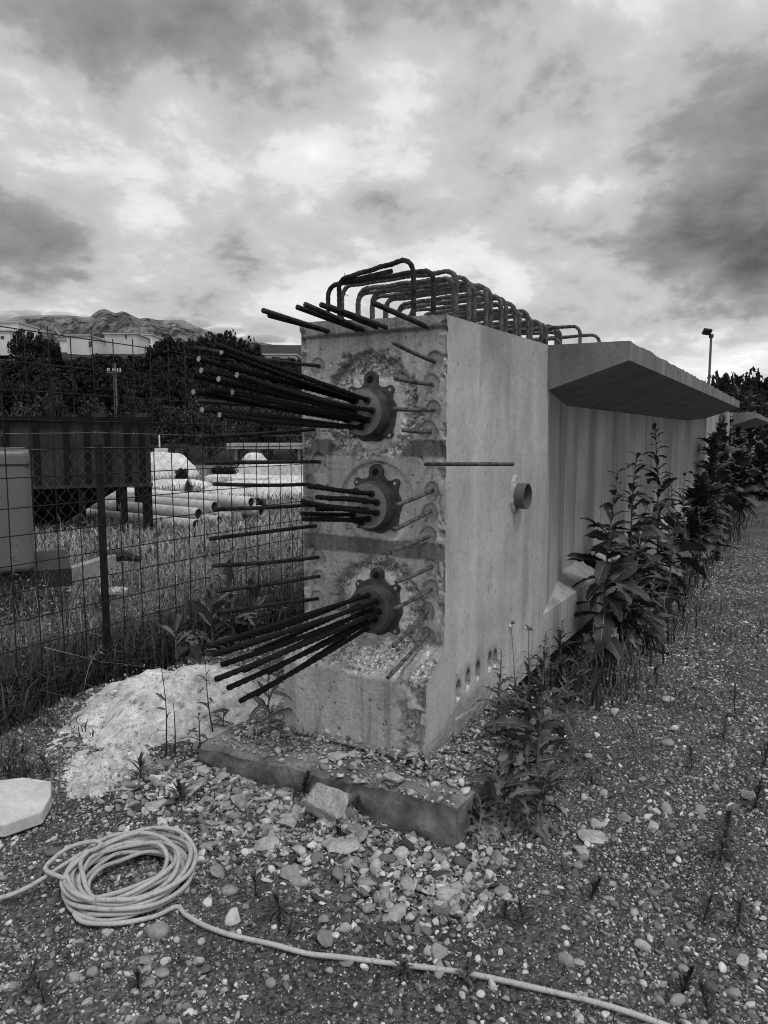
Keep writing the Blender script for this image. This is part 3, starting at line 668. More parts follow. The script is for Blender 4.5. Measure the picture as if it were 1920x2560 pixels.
# short pipe through the side, set in a rough mortar collar
pc = np.array([.905, 0, 1.266])
cm = MB(); n = 30; V = [pc + np.array([0, -.012, 0])]
rs = np.random.default_rng(3)
for ring_, (rr, dy) in enumerate(((.085, -.016), (.1, -.006), (.108, .004))):
    for k in range(n):
        q = 2 * math.pi * k / n; jr = 1 + .14 * (vnoise(math.cos(q) * 3 + 7, math.sin(q) * 3 + 7, ring_, 4) - .5) + (.16 if math.sin(q) > .6 else 0)
        V.append(pc + np.array([-.012 + rr * .82 * jr * math.cos(q), dy + .006 * rs.random(), rr * jr * math.sin(q)]))
Fc = [(0, 1 + (k + 1) % n, 1 + k) for k in range(n)] + [(1 + i * n + k, 1 + i * n + (k + 1) % n, 1 + (i + 1) * n + (k + 1) % n, 1 + (i + 1) * n + k) for i in range(2) for k in range(n)]
cm.add(V, Fc).build('mortar_collar', MT['chunk'], girder, True)
MB().ring(pc + np.array([0, .03, 0]), np.array([1., 0, 0]), np.array([0, 0, 1.]), np.array([0, -1., 0]), .066, .071, .098, 36).build('pipe_sleeve', MT['lampm'], girder)
MB().ring(pc + np.array([0, -.001, 0]), np.array([1., 0, 0]), np.array([0, 0, 1.]), np.array([0, -1., 0]), .0, .0655, .004, 24).build('sleeve_plug', MT['stonedark'], girder)

# next girder in line
g2 = empty('concrete_girder', (XB + 1.42 + 2.3, .0, -.05), 'second concrete girder lying beyond the far end of the near one', 'girder')
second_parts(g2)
xsec('end_block', [(0, Z0), (WID, Z0), (WID, 2.13), (0, 2.13)], .0, XA - .01, MT['side'], g2)
MB().box((.0, -.1, 0), (.5, .9, .17)).build('concrete_pad', MT['slabc'], None, label='low concrete pad under the second girder', cat='pad').location = (XB + 1.42 + 2.4, 0, -.05)
MB().box((.0, -.1, 0), (.5, .9, .17)).build('concrete_pad', MT['slabc'], None, label='low concrete pad under the far end of the near girder', cat='pad').location = (10.6, 0, -.02)

# ------------------------------------------------------------------ the pad it stands on
def pad_mesh():
    n, m = 150, 130; a = np.linspace(0, 1, n); b = np.linspace(0, 1, m)
    A, B = np.meshgrid(a, b, indexing='ij')
    y = -.262 + A * 1.33; xf = -.405 - .06 * A + (fbm(A * 12, 0, 0, 7, 3) - .5) * .02; x = xf + B * (.80 - xf)
    z = .158 - .03 * A + (fbm(x * 9, y * 9, 0, 8, 4) - .5) * .022
    edge = np.minimum(np.minimum(B * 1.5, A * 1.33), 9); z = z - .018 * (1 - sstep(edge, 0, .03)) * (.4 + fbm(x * 20, y * 20, 0, 6, 3))
    V = [np.stack([x, y, z], -1).reshape(-1, 3)]; ix = np.arange(n * m).reshape(n, m)
    Qs = [np.stack([ix[:-1, :-1], ix[:-1, 1:], ix[1:, 1:], ix[1:, :-1]], -1).reshape(-1, 4)]
    def skirt(idx, off, flip):
        base = sum(len(v) for v in V); P = V[0][idx]; rows = 14; R_ = []
        for r in range(rows):
            t = r / (rows - 1); q = P.copy(); q[:, 2] = P[:, 2] * (1 - t) + (-.05) * t
            nn = (fbm(P[:, 0] * 14 + P[:, 1] * 14, t * 3, 0, 19, 4) - .5) * .03 * min(1, t * 6)
            q[:, 0] += off[0] * nn; q[:, 1] += off[1] * nn; R_.append(q)
        V.append(np.concatenate(R_)); k = len(idx); j = base + np.arange(rows * k).reshape(rows, k)
        q = np.stack([j[:-1, :-1], j[1:, :-1], j[1:, 1:], j[:-1, 1:]], -1).reshape(-1, 4); Qs.append(q if not flip else q[:, ::-1])
    skirt(ix[:, 0], (-1, 0), True); skirt(ix[0, :], (0, -1), False); skirt(ix[-1, :], (0, 1), True)
    return np_mesh('concrete_pad', np.concatenate(V), np.concatenate(Qs), 4)
link('concrete_pad', pad_mesh(), MT['slabc'], None, True, label='cracked concrete pad covered in chips under the broken girder end', cat='pad')

# ================================================================== FENCE
FY = 2.56; FX0, FX1 = -1.35, 3.3
fence = empty('wire_fence', (.24, FY, 0), 'rusty welded mesh fence with sagging chain link and barbed wire on a dark post', 'fence')
def fpart(mb, name, mat, **kw):
    o = mb.build(name, mat, fence, **kw); o.matrix_parent_inverse = Matrix.Translation((-.24, -FY, 0)); return o
xv = FX0
i = 0
while xv < FX1:
    P = [(xv + .012 * (fbm(i * 3.1, z_ * 1.2, 0, 7, 2) - .5) + .02 * (z_ - 1) * (vnoise(i * .6, 0, 0, 4) - .5), FY + .006, z_) for z_ in np.linspace(-.02, 2.24 - .05 * (i % 2) * vnoise(i * 1.7, 3), 14)]
    fpart(MB().tube(P, .0036, 5), 'upright_wire', MT['wire'], smooth=True); xv += .155; i += 1
for k, z_ in enumerate([2.195, 2.015, 1.85, 1.685, 1.515, 1.35, 1.18, 1.015, .845, .68, .51, .345, .18]):
    P = [(x_, FY, z_ + .012 * (fbm(x_ * 1.1, k * 5.3, 0, 8, 2) - .5) - .006 * x_) for x_ in np.linspace(FX0 - .05, FX1 + .05, 20)]
    fpart(MB().tube(P, .0036, 5), 'level_wire', MT['wire'], smooth=True)
fpart(MB().obox((.24, FY + .03, .74), (.016, 0, 0), (0, .003, 0), (0, 0, .80)).obox((.2265, FY + .048, .74), (.003, 0, 0), (0, .016, 0), (0, 0, .80)), 'post', MT['wire'])
cl = MB(); dx, dz, y_ = .085, .082, FY + .075
ncol = int((FX1 - FX0) / dx * 2)
for c in range(ncol):                                     # woven diamonds: every wire zigzags between two columns
    x0 = FX0 + c * dx / 2; P = []
    for r in range(0, 38):
        x_ = x0 + (dx / 2 if r % 2 else 0) * (1 if c % 2 == 0 else 1); z_ = 1.50 + .03 * (fbm(x0 * 1.1, 0, 0, 3, 2) - .5) - r * dz / 2 - .012 * sstep(abs(x0 - .24), 0, 1)
        if z_ < .0: break
        P.append((x_ + .02 * (fbm(x0 * 2, z_ * 2, 0, 9, 2) - .5), y_ + (.003 if r % 2 else -.003) + .03 * (fbm(x0, z_ * 1.5, 0, 6, 2) - .5), z_))
    cl.tube(P, .0012, 4, cap=False) if c % 2 == 0 else cl.tube([(2 * x0 + dx / 2 - q[0], q[1] + .004, q[2]) for q in P], .0012, 4, cap=False)
fpart(cl, 'chain_link', MT['galv'], smooth=True, kind='stuff')
for zz_, nm in ((1.52, 'tension_wire'), (1.615, 'barbed_wire')):
    b_ = MB(); P = [(x_, FY + .05, zz_ - .018 * abs(math.sin((x_ - .24) * 1.1)) - .004 * x_) for x_ in np.linspace(FX0, FX1, 60)]
    b_.tube(P, .0018, 4)
    if nm == 'barbed_wire':
        b_.tube([(p[0], p[1] + .003 * math.sin(j * 2), p[2] + .003 * math.cos(j * 2)) for j, p in enumerate(P)], .0014, 4)
        for j in range(2, 60, 2):
            p = np.array(P[j]); 
            for s_ in range(3):
                d_ = unit(rng.normal(0, 1, 3)) * .018; b_.tube([p - d_, p + d_], .0013, 4)
    fpart(b_, nm, MT['galv'])

# ================================================================== HOSE
def hose():
    RR = [.19, .225, .155, .21, .235, .175, .22, .15, .195, .24, .165, .215, .23, .18, .205, .235]
    c0 = np.array([-1.235, .650]); P = []
    rs = np.random.default_rng(12)
    # tail in from the left edge of the picture
    for px, py in ((-240, 2240), (-90, 2232), (0, 2226), (55, 2215), (105, 2195), (150, 2172), (200, 2148)):
        q = on_ground(px, py, .05); P.append((q[0], q[1], .014 + .00022 * max(0, px + 40)))
    for px, py, z_ in ((240, 2122, .10), (252, 2108, .105), (228, 2104, .10), (170, 2120, .085), (120, 2160, .07), (118, 2178, .065), (160, 2195, .08)):
        q = on_ground(px, py, z_); P.append((q[0], q[1], z_))
    N = 16; th = math.atan2(P[-1][1] - c0[1], P[-1][0] - c0[0])
    for k in range(N):
        r = RR[k]
        zc = .075 - .060 * (k / (N - 1)); ox, oy = rs.normal(0, .013, 2); til, ph = rs.uniform(0, .018), rs.uniform(0, 6.28)
        for j in range(10):
            q = th + (k + j / 10) * 2 * math.pi
            w_ = sstep(np.array(j / 10.), 0, .35); r0 = RR[k - 1] if k else .21
            rr = .90 * (r0 + (r - r0) * float(w_))
            P.append((c0[0] + ox + rr * math.cos(q) * 1.04, c0[1] + oy + rr * math.sin(q), max(.012, zc + til * math.sin(q * 1 + ph) + .010 * math.sin(3 * q + k))))
    f4 = lambda x, y: (460 + x / 1.136, 2100 + y / 1.136)
    q = on_ground(440, 2268, .012); qe = math.atan2(q[1] - c0[1], q[0] - c0[0]); arc = (qe - th) % (2 * math.pi); re_ = math.hypot(q[0] - c0[0], q[1] - c0[1])
    for j in range(int(arc / .6)):
        t_ = (j + 1) * .6 / arc; rr = .9 * RR[-1] + (re_ - .9 * RR[-1]) * t_ ** 2
        if t_ < .93: P.append((c0[0] + rr * math.cos(th + arc * t_), c0[1] + rr * math.sin(th + arc * t_), .013))
    P.append((q[0], q[1], .013))
    for k, (x, y) in enumerate(((5, 215), (60, 250), (140, 275), (250, 300), (350, 322), (450, 335), (620, 348), (800, 380), (1000, 420), (1200, 470), (1380, 523), (1560, 590))):
        q = on_ground(*f4(x, y), .012); P.append((q[0], q[1], .014 + float(gh(q[0], q[1])) * .8 + .004 * (k % 2)))
    C = catmull(P, 6); rh = .0080
    return MB().tube(C, [rh * (1 + .04 * math.sin(i * .7)) for i in range(len(C))], 9).build('garden_hose', MT['hose'], None, True, label='long pale rubber hose coiled on the gravel with its tail trailing away', cat='hose')
hose()

# octagonal pale slab, mortar heap
zt = .10
oct_ = [(-1.037, 1.564), (-.995, 1.43), (-1.069, 1.325), (-1.165, 1.245), (-1.30, 1.29), (-1.385, 1.43), (-1.345, 1.62), (-1.16, 1.69)]
o = MB().prism(oct_, (0, 0, .030), (1, 0, 0), (0, 1, 0), (0, 0, 1), .058).build('octagonal_slab', MT['foam'], None, label='pale eight-sided slab lying on the ground at the left edge', cat='slab'); bevel(o, .008, 3)
o.rotation_euler = (.02, -.03, 0)

def heap(name, label, cat, c, rx, ry, h, seed, mat, n=110, rough=.3, fine=.10, rot=0.0, tone=True, dome=False, **kw):
    a = np.linspace(-1.25, 1.25, n); A, B = np.meshgrid(a, a, indexing='ij'); r = np.hypot(A, B)
    rr = r + (fbm(A * 2 + 5, B * 2 + 9, 0, seed, 4) - .5) * .8 * rough / .3
    hh = h * (np.exp(-1.9 * np.clip(rr, 0, 9) ** 2.2) * 1.2 - .22) * (1 + rough * (fbm(A * 3, B * 3, 0, seed + 5, 4) - .5)) + h * fine * (fbm(A * 14, B * 14, 0, seed + 8, 4, .6) - .5)
    if dome: hh = h * np.clip(1 - np.clip(rr, 0, 9) ** 3.2, -.3, 1) * (1 + rough * (fbm(A * 3, B * 3, 0, seed + 5, 4) - .5)) + h * fine * (fbm(A * 14, B * 14, 0, seed + 8, 4, .6) - .5)
    X = A * rx; Y = B * ry; ca, sa = math.cos(rot), math.sin(rot)
    V = np.stack([X * ca - Y * sa, X * sa + Y * ca, hh - .02 * h], -1).reshape(-1, 3)
    ix = np.arange(n * n).reshape(n, n); Q = np.stack([ix[:-1, :-1], ix[1:, :-1], ix[1:, 1:], ix[:-1, 1:]], -1).reshape(-1, 4)
    keep = (hh.ravel()[Q] > -.12 * h).any(1); Q = Q[keep]
    used = np.unique(Q); mp = -np.ones(n * n, int); mp[used] = np.arange(len(used)); V = V[used]; Q = mp[Q]
    at_ = None
    if tone:
        t_ = .9 + .5 * (fbm(A * 9, B * 9, 0, seed + 3, 4) - .5); t_ = t_ - .45 * sstep(fbm(A * 22, B * 22, 0, seed + 4, 2), .70, .80) - .22 * sstep(fbm(A * 5, B * 5, 0, seed + 14, 4), .52, .66)
        at_ = {'tone': np.clip(t_, .2, 1.2).ravel()[used]}
    o = link(name, np_mesh(name, V, Q, 4, at_), mat, None, True, label=label, cat=cat, **kw); o.location = tuple(c); return o
heap('mortar_heap', 'big white crumbly heap of dry mortar in front of the fence', 'heap', (.10, 1.66, 0), .80, .56, .27, 5, MT['mortar'], 150, .26, .10, -.55)
heap('mortar_heap', 'small low patch of crumbly pale mortar between heap and hose', 'heap', (-.66, 1.50, 0), .26, .17, .06, 15, MT['mortar'], 70, .45, .25, .6)

# ================================================================== STONES
def ico(sub):
    bm = bmesh.new(); bmesh.ops.create_icosphere(bm, subdivisions=sub, radius=1.0)
    V = np.array([v.co[:] for v in bm.verts]); T = np.array([[v.index for v in f.verts] for f in bm.faces]); bm.free(); return V, T
IC = {k: ico(k) for k in (1, 2, 3, 4)}
_c = np.array([(i, j, k) for k in (-1, 1) for j in (-1, 1) for i in (-1, 1)]) * .68
IC[0] = (_c, np.array([(0, 2, 3), (0, 3, 1), (4, 5, 7), (4, 7, 6), (0, 1, 5), (0, 5, 4), (1, 3, 7), (1, 7, 5), (3, 2, 6), (3, 6, 7), (2, 0, 4), (2, 4, 6)]))
def rock_shape(sub, seed, ang=.5, nplanes=9, rough=.06):
    V, T = IC[sub]; r = np.random.default_rng(seed); V = V.copy()
    for _ in range(nplanes):
        n = unit(r.normal(0, 1, 3)); dlim = r.uniform(.62 - .27 * ang, .92 - .12 * ang); s = V @ n; k = np.clip(s - dlim, 0, None) * min(1, ang * 1.1); V = V - n * k[:, None]
    d = 1 + rough * (fbm(V[:, 0] * 3 + seed, V[:, 1] * 3, V[:, 2] * 3, seed, 4, .6) - .5) * 2
    return V * d[:, None], T
def stone(px, py, wpx, hpx, name, label, mat='stone', flat=.6, ang=.6, rough=.08, sub=3, rz=0.0, tilt=(0, 0), z=None, lift=0.0, seed=None, cat='stone', smooth=True):
    seed = seed if seed is not None else int(px + py)
    g = on_ground(px, py, .02 if z is None else z); D = (g - CAM) @ hf
    wd = wpx / F * D / 2; dp = wd * .8; ht = wd * flat
    V, T = rock_shape(sub, seed, ang, 11, rough)
    o = link(name, np_mesh(name, V * np.array([wd, dp, ht]), T), MT[mat], None, smooth, label=label, cat=cat)
    zz = (float(gh(g[0], g[1])) if z is None else z) + ht * .55 + lift
    if smooth and ang > .8:
        o.data.set_sharp_from_angle(angle=math.radians(32))
    o.location = (g[0], g[1], zz); o.rotation_euler = (tilt[0], tilt[1], YAW - math.pi / 2 + rz); return o
stone(826, 2066, 225, 130, 'concrete_chunk', 'largest rough concrete chunk leaning against the front of the pad', 'chunk', .55, 1.0, .11, 4, .5, (-.40, .45), None, .03, seed=77, cat='chunk')
stone(850, 2128, 110, 60, 'concrete_chunk', 'rough chunk lying just below the largest concrete chunk', 'chunk', .5, .9, .16, 4, -.2, (0, .1), cat='chunk')
stone(725, 2075, 70, 45, 'concrete_chunk', 'crumbly chunk just left of the largest concrete chunk', 'chunk', .6, .9, .18, 3, .3, cat='chunk')
stone(668, 2118, 70, 50, 'concrete_chunk', 'square-edged pale concrete chunk right of the hose coil', 'chunk', .6, 1.0, .06, 3, .4, (.1, -.15), cat='chunk')
stone(602, 2016, 72, 40, 'stone_flake', 'flat smooth-topped grey flake in the rubble below the pad', 'stonepale', .35, 1.0, .05, 3, .2, (.15, .1))
stone(486, 2000, 72, 40, 'concrete_flake', 'tilted rough flake with a dark underside left of the pad', 'chunk', .32, 1.0, .08, 3, .5, (.1, -.35), None, .02)
stone(390, 2012, 62, 36, 'concrete_chunk', 'rough chunk above the back of the hose coil', 'chunk', .55, .9, .12, 3, .2, cat='chunk')
stone(748, 2136, 54, 32, 'pebble', 'smooth pale stone below the crumbly rubble, right of the square chunk', 'stonepale', .5, .9, .04, 3)
stone(666, 2070, 27, 26, 'pebble', 'small round white pebble in the rubble below the pad', 'foam', .8, .3, .04, 3)
stone(556, 1967, 44, 28, 'stone_flake', 'grey squared stone close under the left end of the pad', 'stonepale', .6, 1.0, .05, 3, .5)
stone(610, 1966, 26, 26, 'pebble', 'upright pale oval stone leaning by the pad front', 'stonepale', .9, .9, .04, 3, .4, (.3, 0))
stone(515, 1952, 40, 26, 'concrete_chunk', 'grey lump of concrete at the left corner of the pad', 'chunk', .7, .9, .1, 3, cat='chunk')
stone(395, 2325, 62, 46, 'pebble', 'large smooth rounded grey stone touching the front of the hose coil', 'stone', .72, .25, .03, 4)
stone(362, 2390, 62, 44, 'stone_flake', 'flat triangular grey stone in front of the rounded stone', 'stone', .3, 1.0, .03, 3, .3)
stone(232, 2420, 38, 38, 'pebble', 'round grey stone alone in the bare dirt at lower left', 'stone', .75, .5, .04, 3)
stone(266, 2396, 22, 20, 'pebble', 'small grey pebble beside the round stone at lower left', 'stone', .7, .5, .04, 3)
stone(405, 2424, 42, 24, 'pebble', 'flat oval grey pebble below the triangular stone', 'stone', .45, .3, .03, 3)
stone(370, 2448, 40, 26, 'pebble', 'flat tilted grey pebble half buried below the oval one', 'stone', .4, .4, .04, 3, .5)
stone(496, 2398, 34, 46, 'pebble', 'upright pale stone in the middle of a group of three', 'stonepale', 1.0, .7, .04, 3, .3, (0, .3))
stone(472, 2402, 20, 36, 'pebble', 'narrow grey stone at the left of the group of three', 'stone', 1.1, .6, .04, 3)
stone(516, 2420, 38, 26, 'pebble', 'dark triangular stone at the right of the group of three', 'stonedark', .7, 1.0, .03, 3)
stone(676, 2450, 34, 28, 'pebble', 'round dark grey pebble below the hose tail', 'stone', .8, .2, .03, 3)
stone(648, 2405, 40, 46, 'stone_flake', 'flat dark stone beside the group of three', 'stonedark', .4, .8, .04, 3)
stone(358, 2545, 42, 40, 'pebble', 'dark rounded stone at the bottom edge of the picture', 'stonedark', .8, .5, .03, 3)
stone(320, 2540, 26, 40, 'pebble', 'narrow pale stone at the bottom edge beside the dark one', 'stonepale', 1.0, .6, .03, 3)
stone(574, 2216, 50, 26, 'pebble', 'smooth oval pebble on the dirt right of the hose coil', 'stone', .5, .3, .03, 3)
stone(135, 2125, 46, 20, 'pebble', 'flat dark pebble behind the hose coil on the left', 'stonedark', .4, .3, .03, 3)
stone(1667, 1858, 40, 22, 'pebble', 'smooth rounded stone alone on the gravel path', 'stone', .6, .4, .03, 3)
stone(1872, 1990, 46, 28, 'pebble', 'smooth blocky stone near the right edge beside a weed', 'stone', .65, .8, .03, 3)
stone(1487, 2078, 92, 36, 'concrete_flake', 'broad thin broken concrete flake on the gravel right of the pad', 'chunk', .18, 1.0, .06, 3, -.35, (.05, .12))
stone(1458, 2112, 64, 48, 'concrete_flake', 'thick rough flake just below the broad thin flake', 'chunk', .3, 1.0, .07, 3, -.5, (.12, .05))
stone(1445, 2155, 30, 20, 'pebble', 'round grey pebble below the two concrete flakes', 'stone', .7, .3, .03, 3)
stone(1632, 2055, 40, 22, 'pebble', 'pale angular stone right of the concrete flakes', 'stonepale', .6, .9, .05, 3, -.5)
stone(1560, 2040, 42, 22, 'pebble', 'grey angular stone behind the two concrete flakes', 'stone', .6, .9, .05, 3)
stone(1536, 1775, 27, 22, 'pebble', 'small white block of stone on the path by the lobed weed', 'foam', .8, .95, .05, 3)
stone(1470, 1890, 24, 18, 'pebble', 'pale round stone right of the lobed weed', 'stonepale', .8, .7, .05, 3)
stone(1670, 1745, 38, 16, 'pebble', 'flat pale stone on the path behind the rounded stone', 'stonepale', .4, .6, .04, 3)
stone(1398, 1838, 56, 26, 'concrete_flake', 'white broken slab lying behind the lobed weed', 'foam', .35, 1.0, .05, 3, .2, (.1, .15))
stone(1860, 2392, 54, 40, 'pebble', 'drum-shaped stone with a flat pale top at lower right', 'stonepale', .8, .95, .02, 3, 0, (0, 0), None, 0, 41)
stone(1098, 2245, 42, 34, 'pebble', 'angular pale stone in the gravel below the pad corner', 'stonepale', .8, .9, .05, 3)
stone(1208, 2232, 34, 34, 'concrete_chunk', 'square rough block in the gravel below the pad corner', 'chunk', .9, 1.0, .06, 3, cat='chunk')
stone(1254, 2212, 48, 26, 'pebble', 'rounded dark stone beside the square rough block', 'stone', .6, .5, .03, 3)
stone(1450, 2394, 36, 36, 'concrete_chunk', 'rough round lump of conglomerate above the hose tail', 'chunk', .8, .7, .12, 3, cat='chunk')
stone(1835, 2455, 44, 28, 'pebble', 'flat rounded stone below the drum-shaped one', 'stone', .55, .5, .04, 3)
stone(1202, 2470, 28, 30, 'pebble', 'white oval pebble in front of the hose tail', 'foam', .7, .4, .03, 3)
stone(1010, 2238, 34, 18, 'pebble', 'white leaf-shaped pebble in the gravel below the pad', 'foam', .45, .7, .03, 3)
stone(862, 2232, 40, 20, 'pebble', 'dark oval pebble in the gravel left of the white one', 'stonedark', .5, .3, .03, 3)
stone(917, 2195, 60, 26, 'pebble', 'long smooth grey stone below the largest concrete chunk', 'stone', .5, .5, .03, 3, -.2)
stone(990, 1962, 76, 30, 'concrete_shard', 'wedge-shaped shard with a dark broken side lying on the pad edge', 'chunk', .45, 1.0, .05, 3, .55, (-.3, .3), .15, .015)
stone(846, 1900, 56, 30, 'concrete_flake', 'larger pale flake on the pad near the girder foot', 'chunk', .35, 1.0, .05, 3, .4, (.1, -.2), .14, .008)
stone(884, 1896, 46, 24, 'concrete_flake', 'second flake on the pad touching the larger pale flake', 'stonepale', .35, 1.0, .05, 3, .3, (.2, 0), .14, .008)
stone(812, 1908, 26, 18, 'concrete_flake', 'small round-edged flake left of the larger flake on the pad', 'stonepale', .4, .8, .05, 3, 0, (.2, .1), .14, .004)
stone(690, 1845, 42, 42, 'concrete_chunk', 'pale upright chunk under the leafy weed on the pad', 'chunk', .9, 1.0, .06, 3, .3, (.2, .3), .12, cat='chunk')

# gravel: nobody could count it
def scatter(name, pos, size, tone, sub, mat, flatr=(.35, .8), seed=1, ang=.7, tilt=.5):
    r = np.random.default_rng(seed); n = len(pos); NP = 10
    protos = [rock_shape(sub, 1000 + seed * 50 + k, ang, 7, .14 if sub else .6)[0] for k in range(NP)]; T = IC[sub][1]; nv = len(protos[0])
    P = np.stack(protos)[r.integers(0, NP, n)]
    sc = np.stack([size * r.uniform(.8, 1.25, n), size * r.uniform(.55, 1.0, n), size * r.uniform(flatr[0], flatr[1], n)], -1)
    P = P * sc[:, None, :]
    a, b, c = r.uniform(0, 6.283, n), r.normal(0, tilt, n), r.normal(0, tilt, n)
    def rot(P, ang_, i, j):
        ca, sa = np.cos(ang_)[:, None], np.sin(ang_)[:, None]; A = P[..., i] * ca - P[..., j] * sa; B = P[..., i] * sa + P[..., j] * ca
        P[..., i] = A; P[..., j] = B; return P
    P = rot(P, b, 1, 2); P = rot(P, c, 0, 2); P = rot(P, a, 0, 1)
    P = P + pos[:, None, :]; P[..., 2] += (sc[:, 2] * .25)[:, None]
    TT = (T[None] + (np.arange(n) * nv)[:, None, None]).reshape(-1, 3)
    return link(name, np_mesh(name, P.reshape(-1, 3), TT, 3, {'tone': np.repeat(tone, nv)}), mat, None, False, kind='stuff')
def in_view_points(n, D0, D1, seed, pw=1.0):
    r = np.random.default_rng(seed); D = (D0 ** pw + r.random(n) * (D1 ** pw - D0 ** pw)) ** (1 / pw); lt = r.uniform(-.60, .60, n) * D
    p = CAM[None, :2] + hf[None, :2] * D[:, None] + vr[None, :2] * lt[:, None]; return p, D
def keep_ground(p):
    x, y = p[:, 0], p[:, 1]
    pad = (x > -.44) & (x < 3.2) & (y > -.25) & (y < 1.03)
    mound = ((x - .1) ** 2 / .45 ** 2 + (y - 1.66) ** 2 / .38 ** 2) < 1
    gird = (x > -.1) & (x < 30) & (y > 0) & (y < .8)
    return ~(pad | mound | gird) & (y < 2.9)
def rubble(p):                                            # 1 where broken bits lie in front of the pad
    x, y = p[:, 0], p[:, 1]
    return np.exp(-((x + .66) / .32) ** 2) * sstep(y, -.9, -.2) * (1 - sstep(y, 1.1, 1.6))
def tones(n, r, pale): 
    t = np.clip(r.lognormal(math.log(.215), .62, n), .035, .8); return np.clip(t * (1 + pale * .9), .03, .6)
def bare_at(p): return fbm(p[:, 0] * 1.7, p[:, 1] * 1.7, 0, 77, 3)
# grit
p, D = in_view_points(125000, 1.6, 11.0, 2, .9); k = keep_ground(p); r = np.random.default_rng(4)
k &= r.random(len(p)) < (.45 + 1.0 * sstep(bare_at(p), .36, .56)); p, D = p[k], D[k]
sz = np.clip(r.lognormal(math.log(.0042), .35, len(p)), .002, .011) * np.clip(.7 + .16 * D, .9, 2.2)
pos = np.column_stack([p, gh(p[:, 0], p[:, 1])]); scatter('gravel', pos, sz, tones(len(p), r, rubble(p)), 0, MT['gravel'], (.3, .8), seed=1)
# fine stones
p, D = in_view_points(46000, 1.6, 9.0, 3, 1.0); k = keep_ground(p); r = np.random.default_rng(5)
k &= r.random(len(p)) < (.35 + 1.2 * sstep(bare_at(p), .36, .56)); p, D = p[k], D[k]
sz = np.clip(r.lognormal(math.log(.0068), .42, len(p)), .004, .02) * np.clip(.75 + .12 * D, .9, 1.7)
pos = np.column_stack([p, gh(p[:, 0], p[:, 1])]); scatter('gravel', pos, sz, tones(len(p), r, rubble(p)), 1, MT['gravel'], (.3, .7), seed=2)
# medium stones
p, D = in_view_points(8000, 1.6, 6.0, 13, 1.0); k = keep_ground(p); r = np.random.default_rng(6)
k &= r.random(len(p)) < (.15 + .8 * sstep(bare_at(p), .40, .58) + rubble(p)); p = p[k]
sz = np.clip(r.lognormal(math.log(.0118), .40, len(p)), .007, .034) * (1 + .25 * rubble(p))
pos = np.column_stack([p, gh(p[:, 0], p[:, 1])]); scatter('gravel', pos, sz, tones(len(p), r, rubble(p)), 2, MT['gravel'], (.28, .7), seed=3, ang=.95)
# angular rubble against the pad
r = np.random.default_rng(9); p = np.column_stack([r.normal(-.66, .17, 2300), r.uniform(-.5, 1.3, 2300)]); p = p[keep_ground(p)]
sz = np.clip(r.lognormal(math.log(.0145), .5, len(p)), .006, .05)
pos = np.column_stack([p, gh(p[:, 0], p[:, 1]) + .004]); scatter('rubble', pos, sz, np.clip(r.normal(.25, .13, len(p)), .05, .65), 2, MT['gravel'], (.2, .55), seed=4, ang=1.0)
# crumbs of mortar on and around the heap
r = np.random.default_rng(19); hv = []
for o_ in [o_ for o_ in COL.objects if o_.name.startswith('mortar_heap')]:
    c_ = np.empty(len(o_.data.vertices) * 3, np.float32); o_.data.vertices.foreach_get('co', c_); hv.append(c_.reshape(-1, 3) + np.array(o_.location))
hv = np.concatenate(hv); n = 3800; p = hv[r.integers(0, len(hv), n)] + np.column_stack([r.normal(0, .05, n), r.normal(0, .05, n), np.zeros(n)]); p[:, 2] = np.maximum(p[:, 2] - .004, gh(p[:, 0], p[:, 1]))
k = keep_ground(p) | (p[:, 2] > .01); p = p[k]
scatter('mortar_crumbs', p, np.clip(r.lognormal(math.log(.0048), .55, len(p)), .0025, .022), np.clip(r.normal(.48, .14, len(p)), .12, .75), 1, MT['gravel'], (.5, .9), seed=6, ang=.9)
# chips lying on the pad, thick near the girder foot
n = 11000; r = np.random.default_rng(10); p = np.column_stack([r.uniform(-.43, .9, n), r.uniform(-.24, 1.03, n)])
foot = np.exp(-(np.clip(-.17 - p[:, 0], 0, 1) / .11) ** 2)
k = ((p[:, 0] < -.17) | (p[:, 1] < -.005) | (p[:, 1] > .785)) & (r.random(n) < .45 + .55 * foot); p = p[k]; foot = foot[k]
sz = np.clip(r.lognormal(math.log(.0085), .58, len(p)), .004, .040)
A = (p[:, 1] + .262) / 1.33
pos = np.column_stack([p, .158 - .03 * A + foot * r.random(len(p)) ** 1.5 * .06]); scatter('concrete_chips', pos, sz, np.clip(r.normal(.36, .13, len(p)), .08, .7), 1, MT['gravel'], (.15, .5), seed=5, ang=.95, tilt=.35)

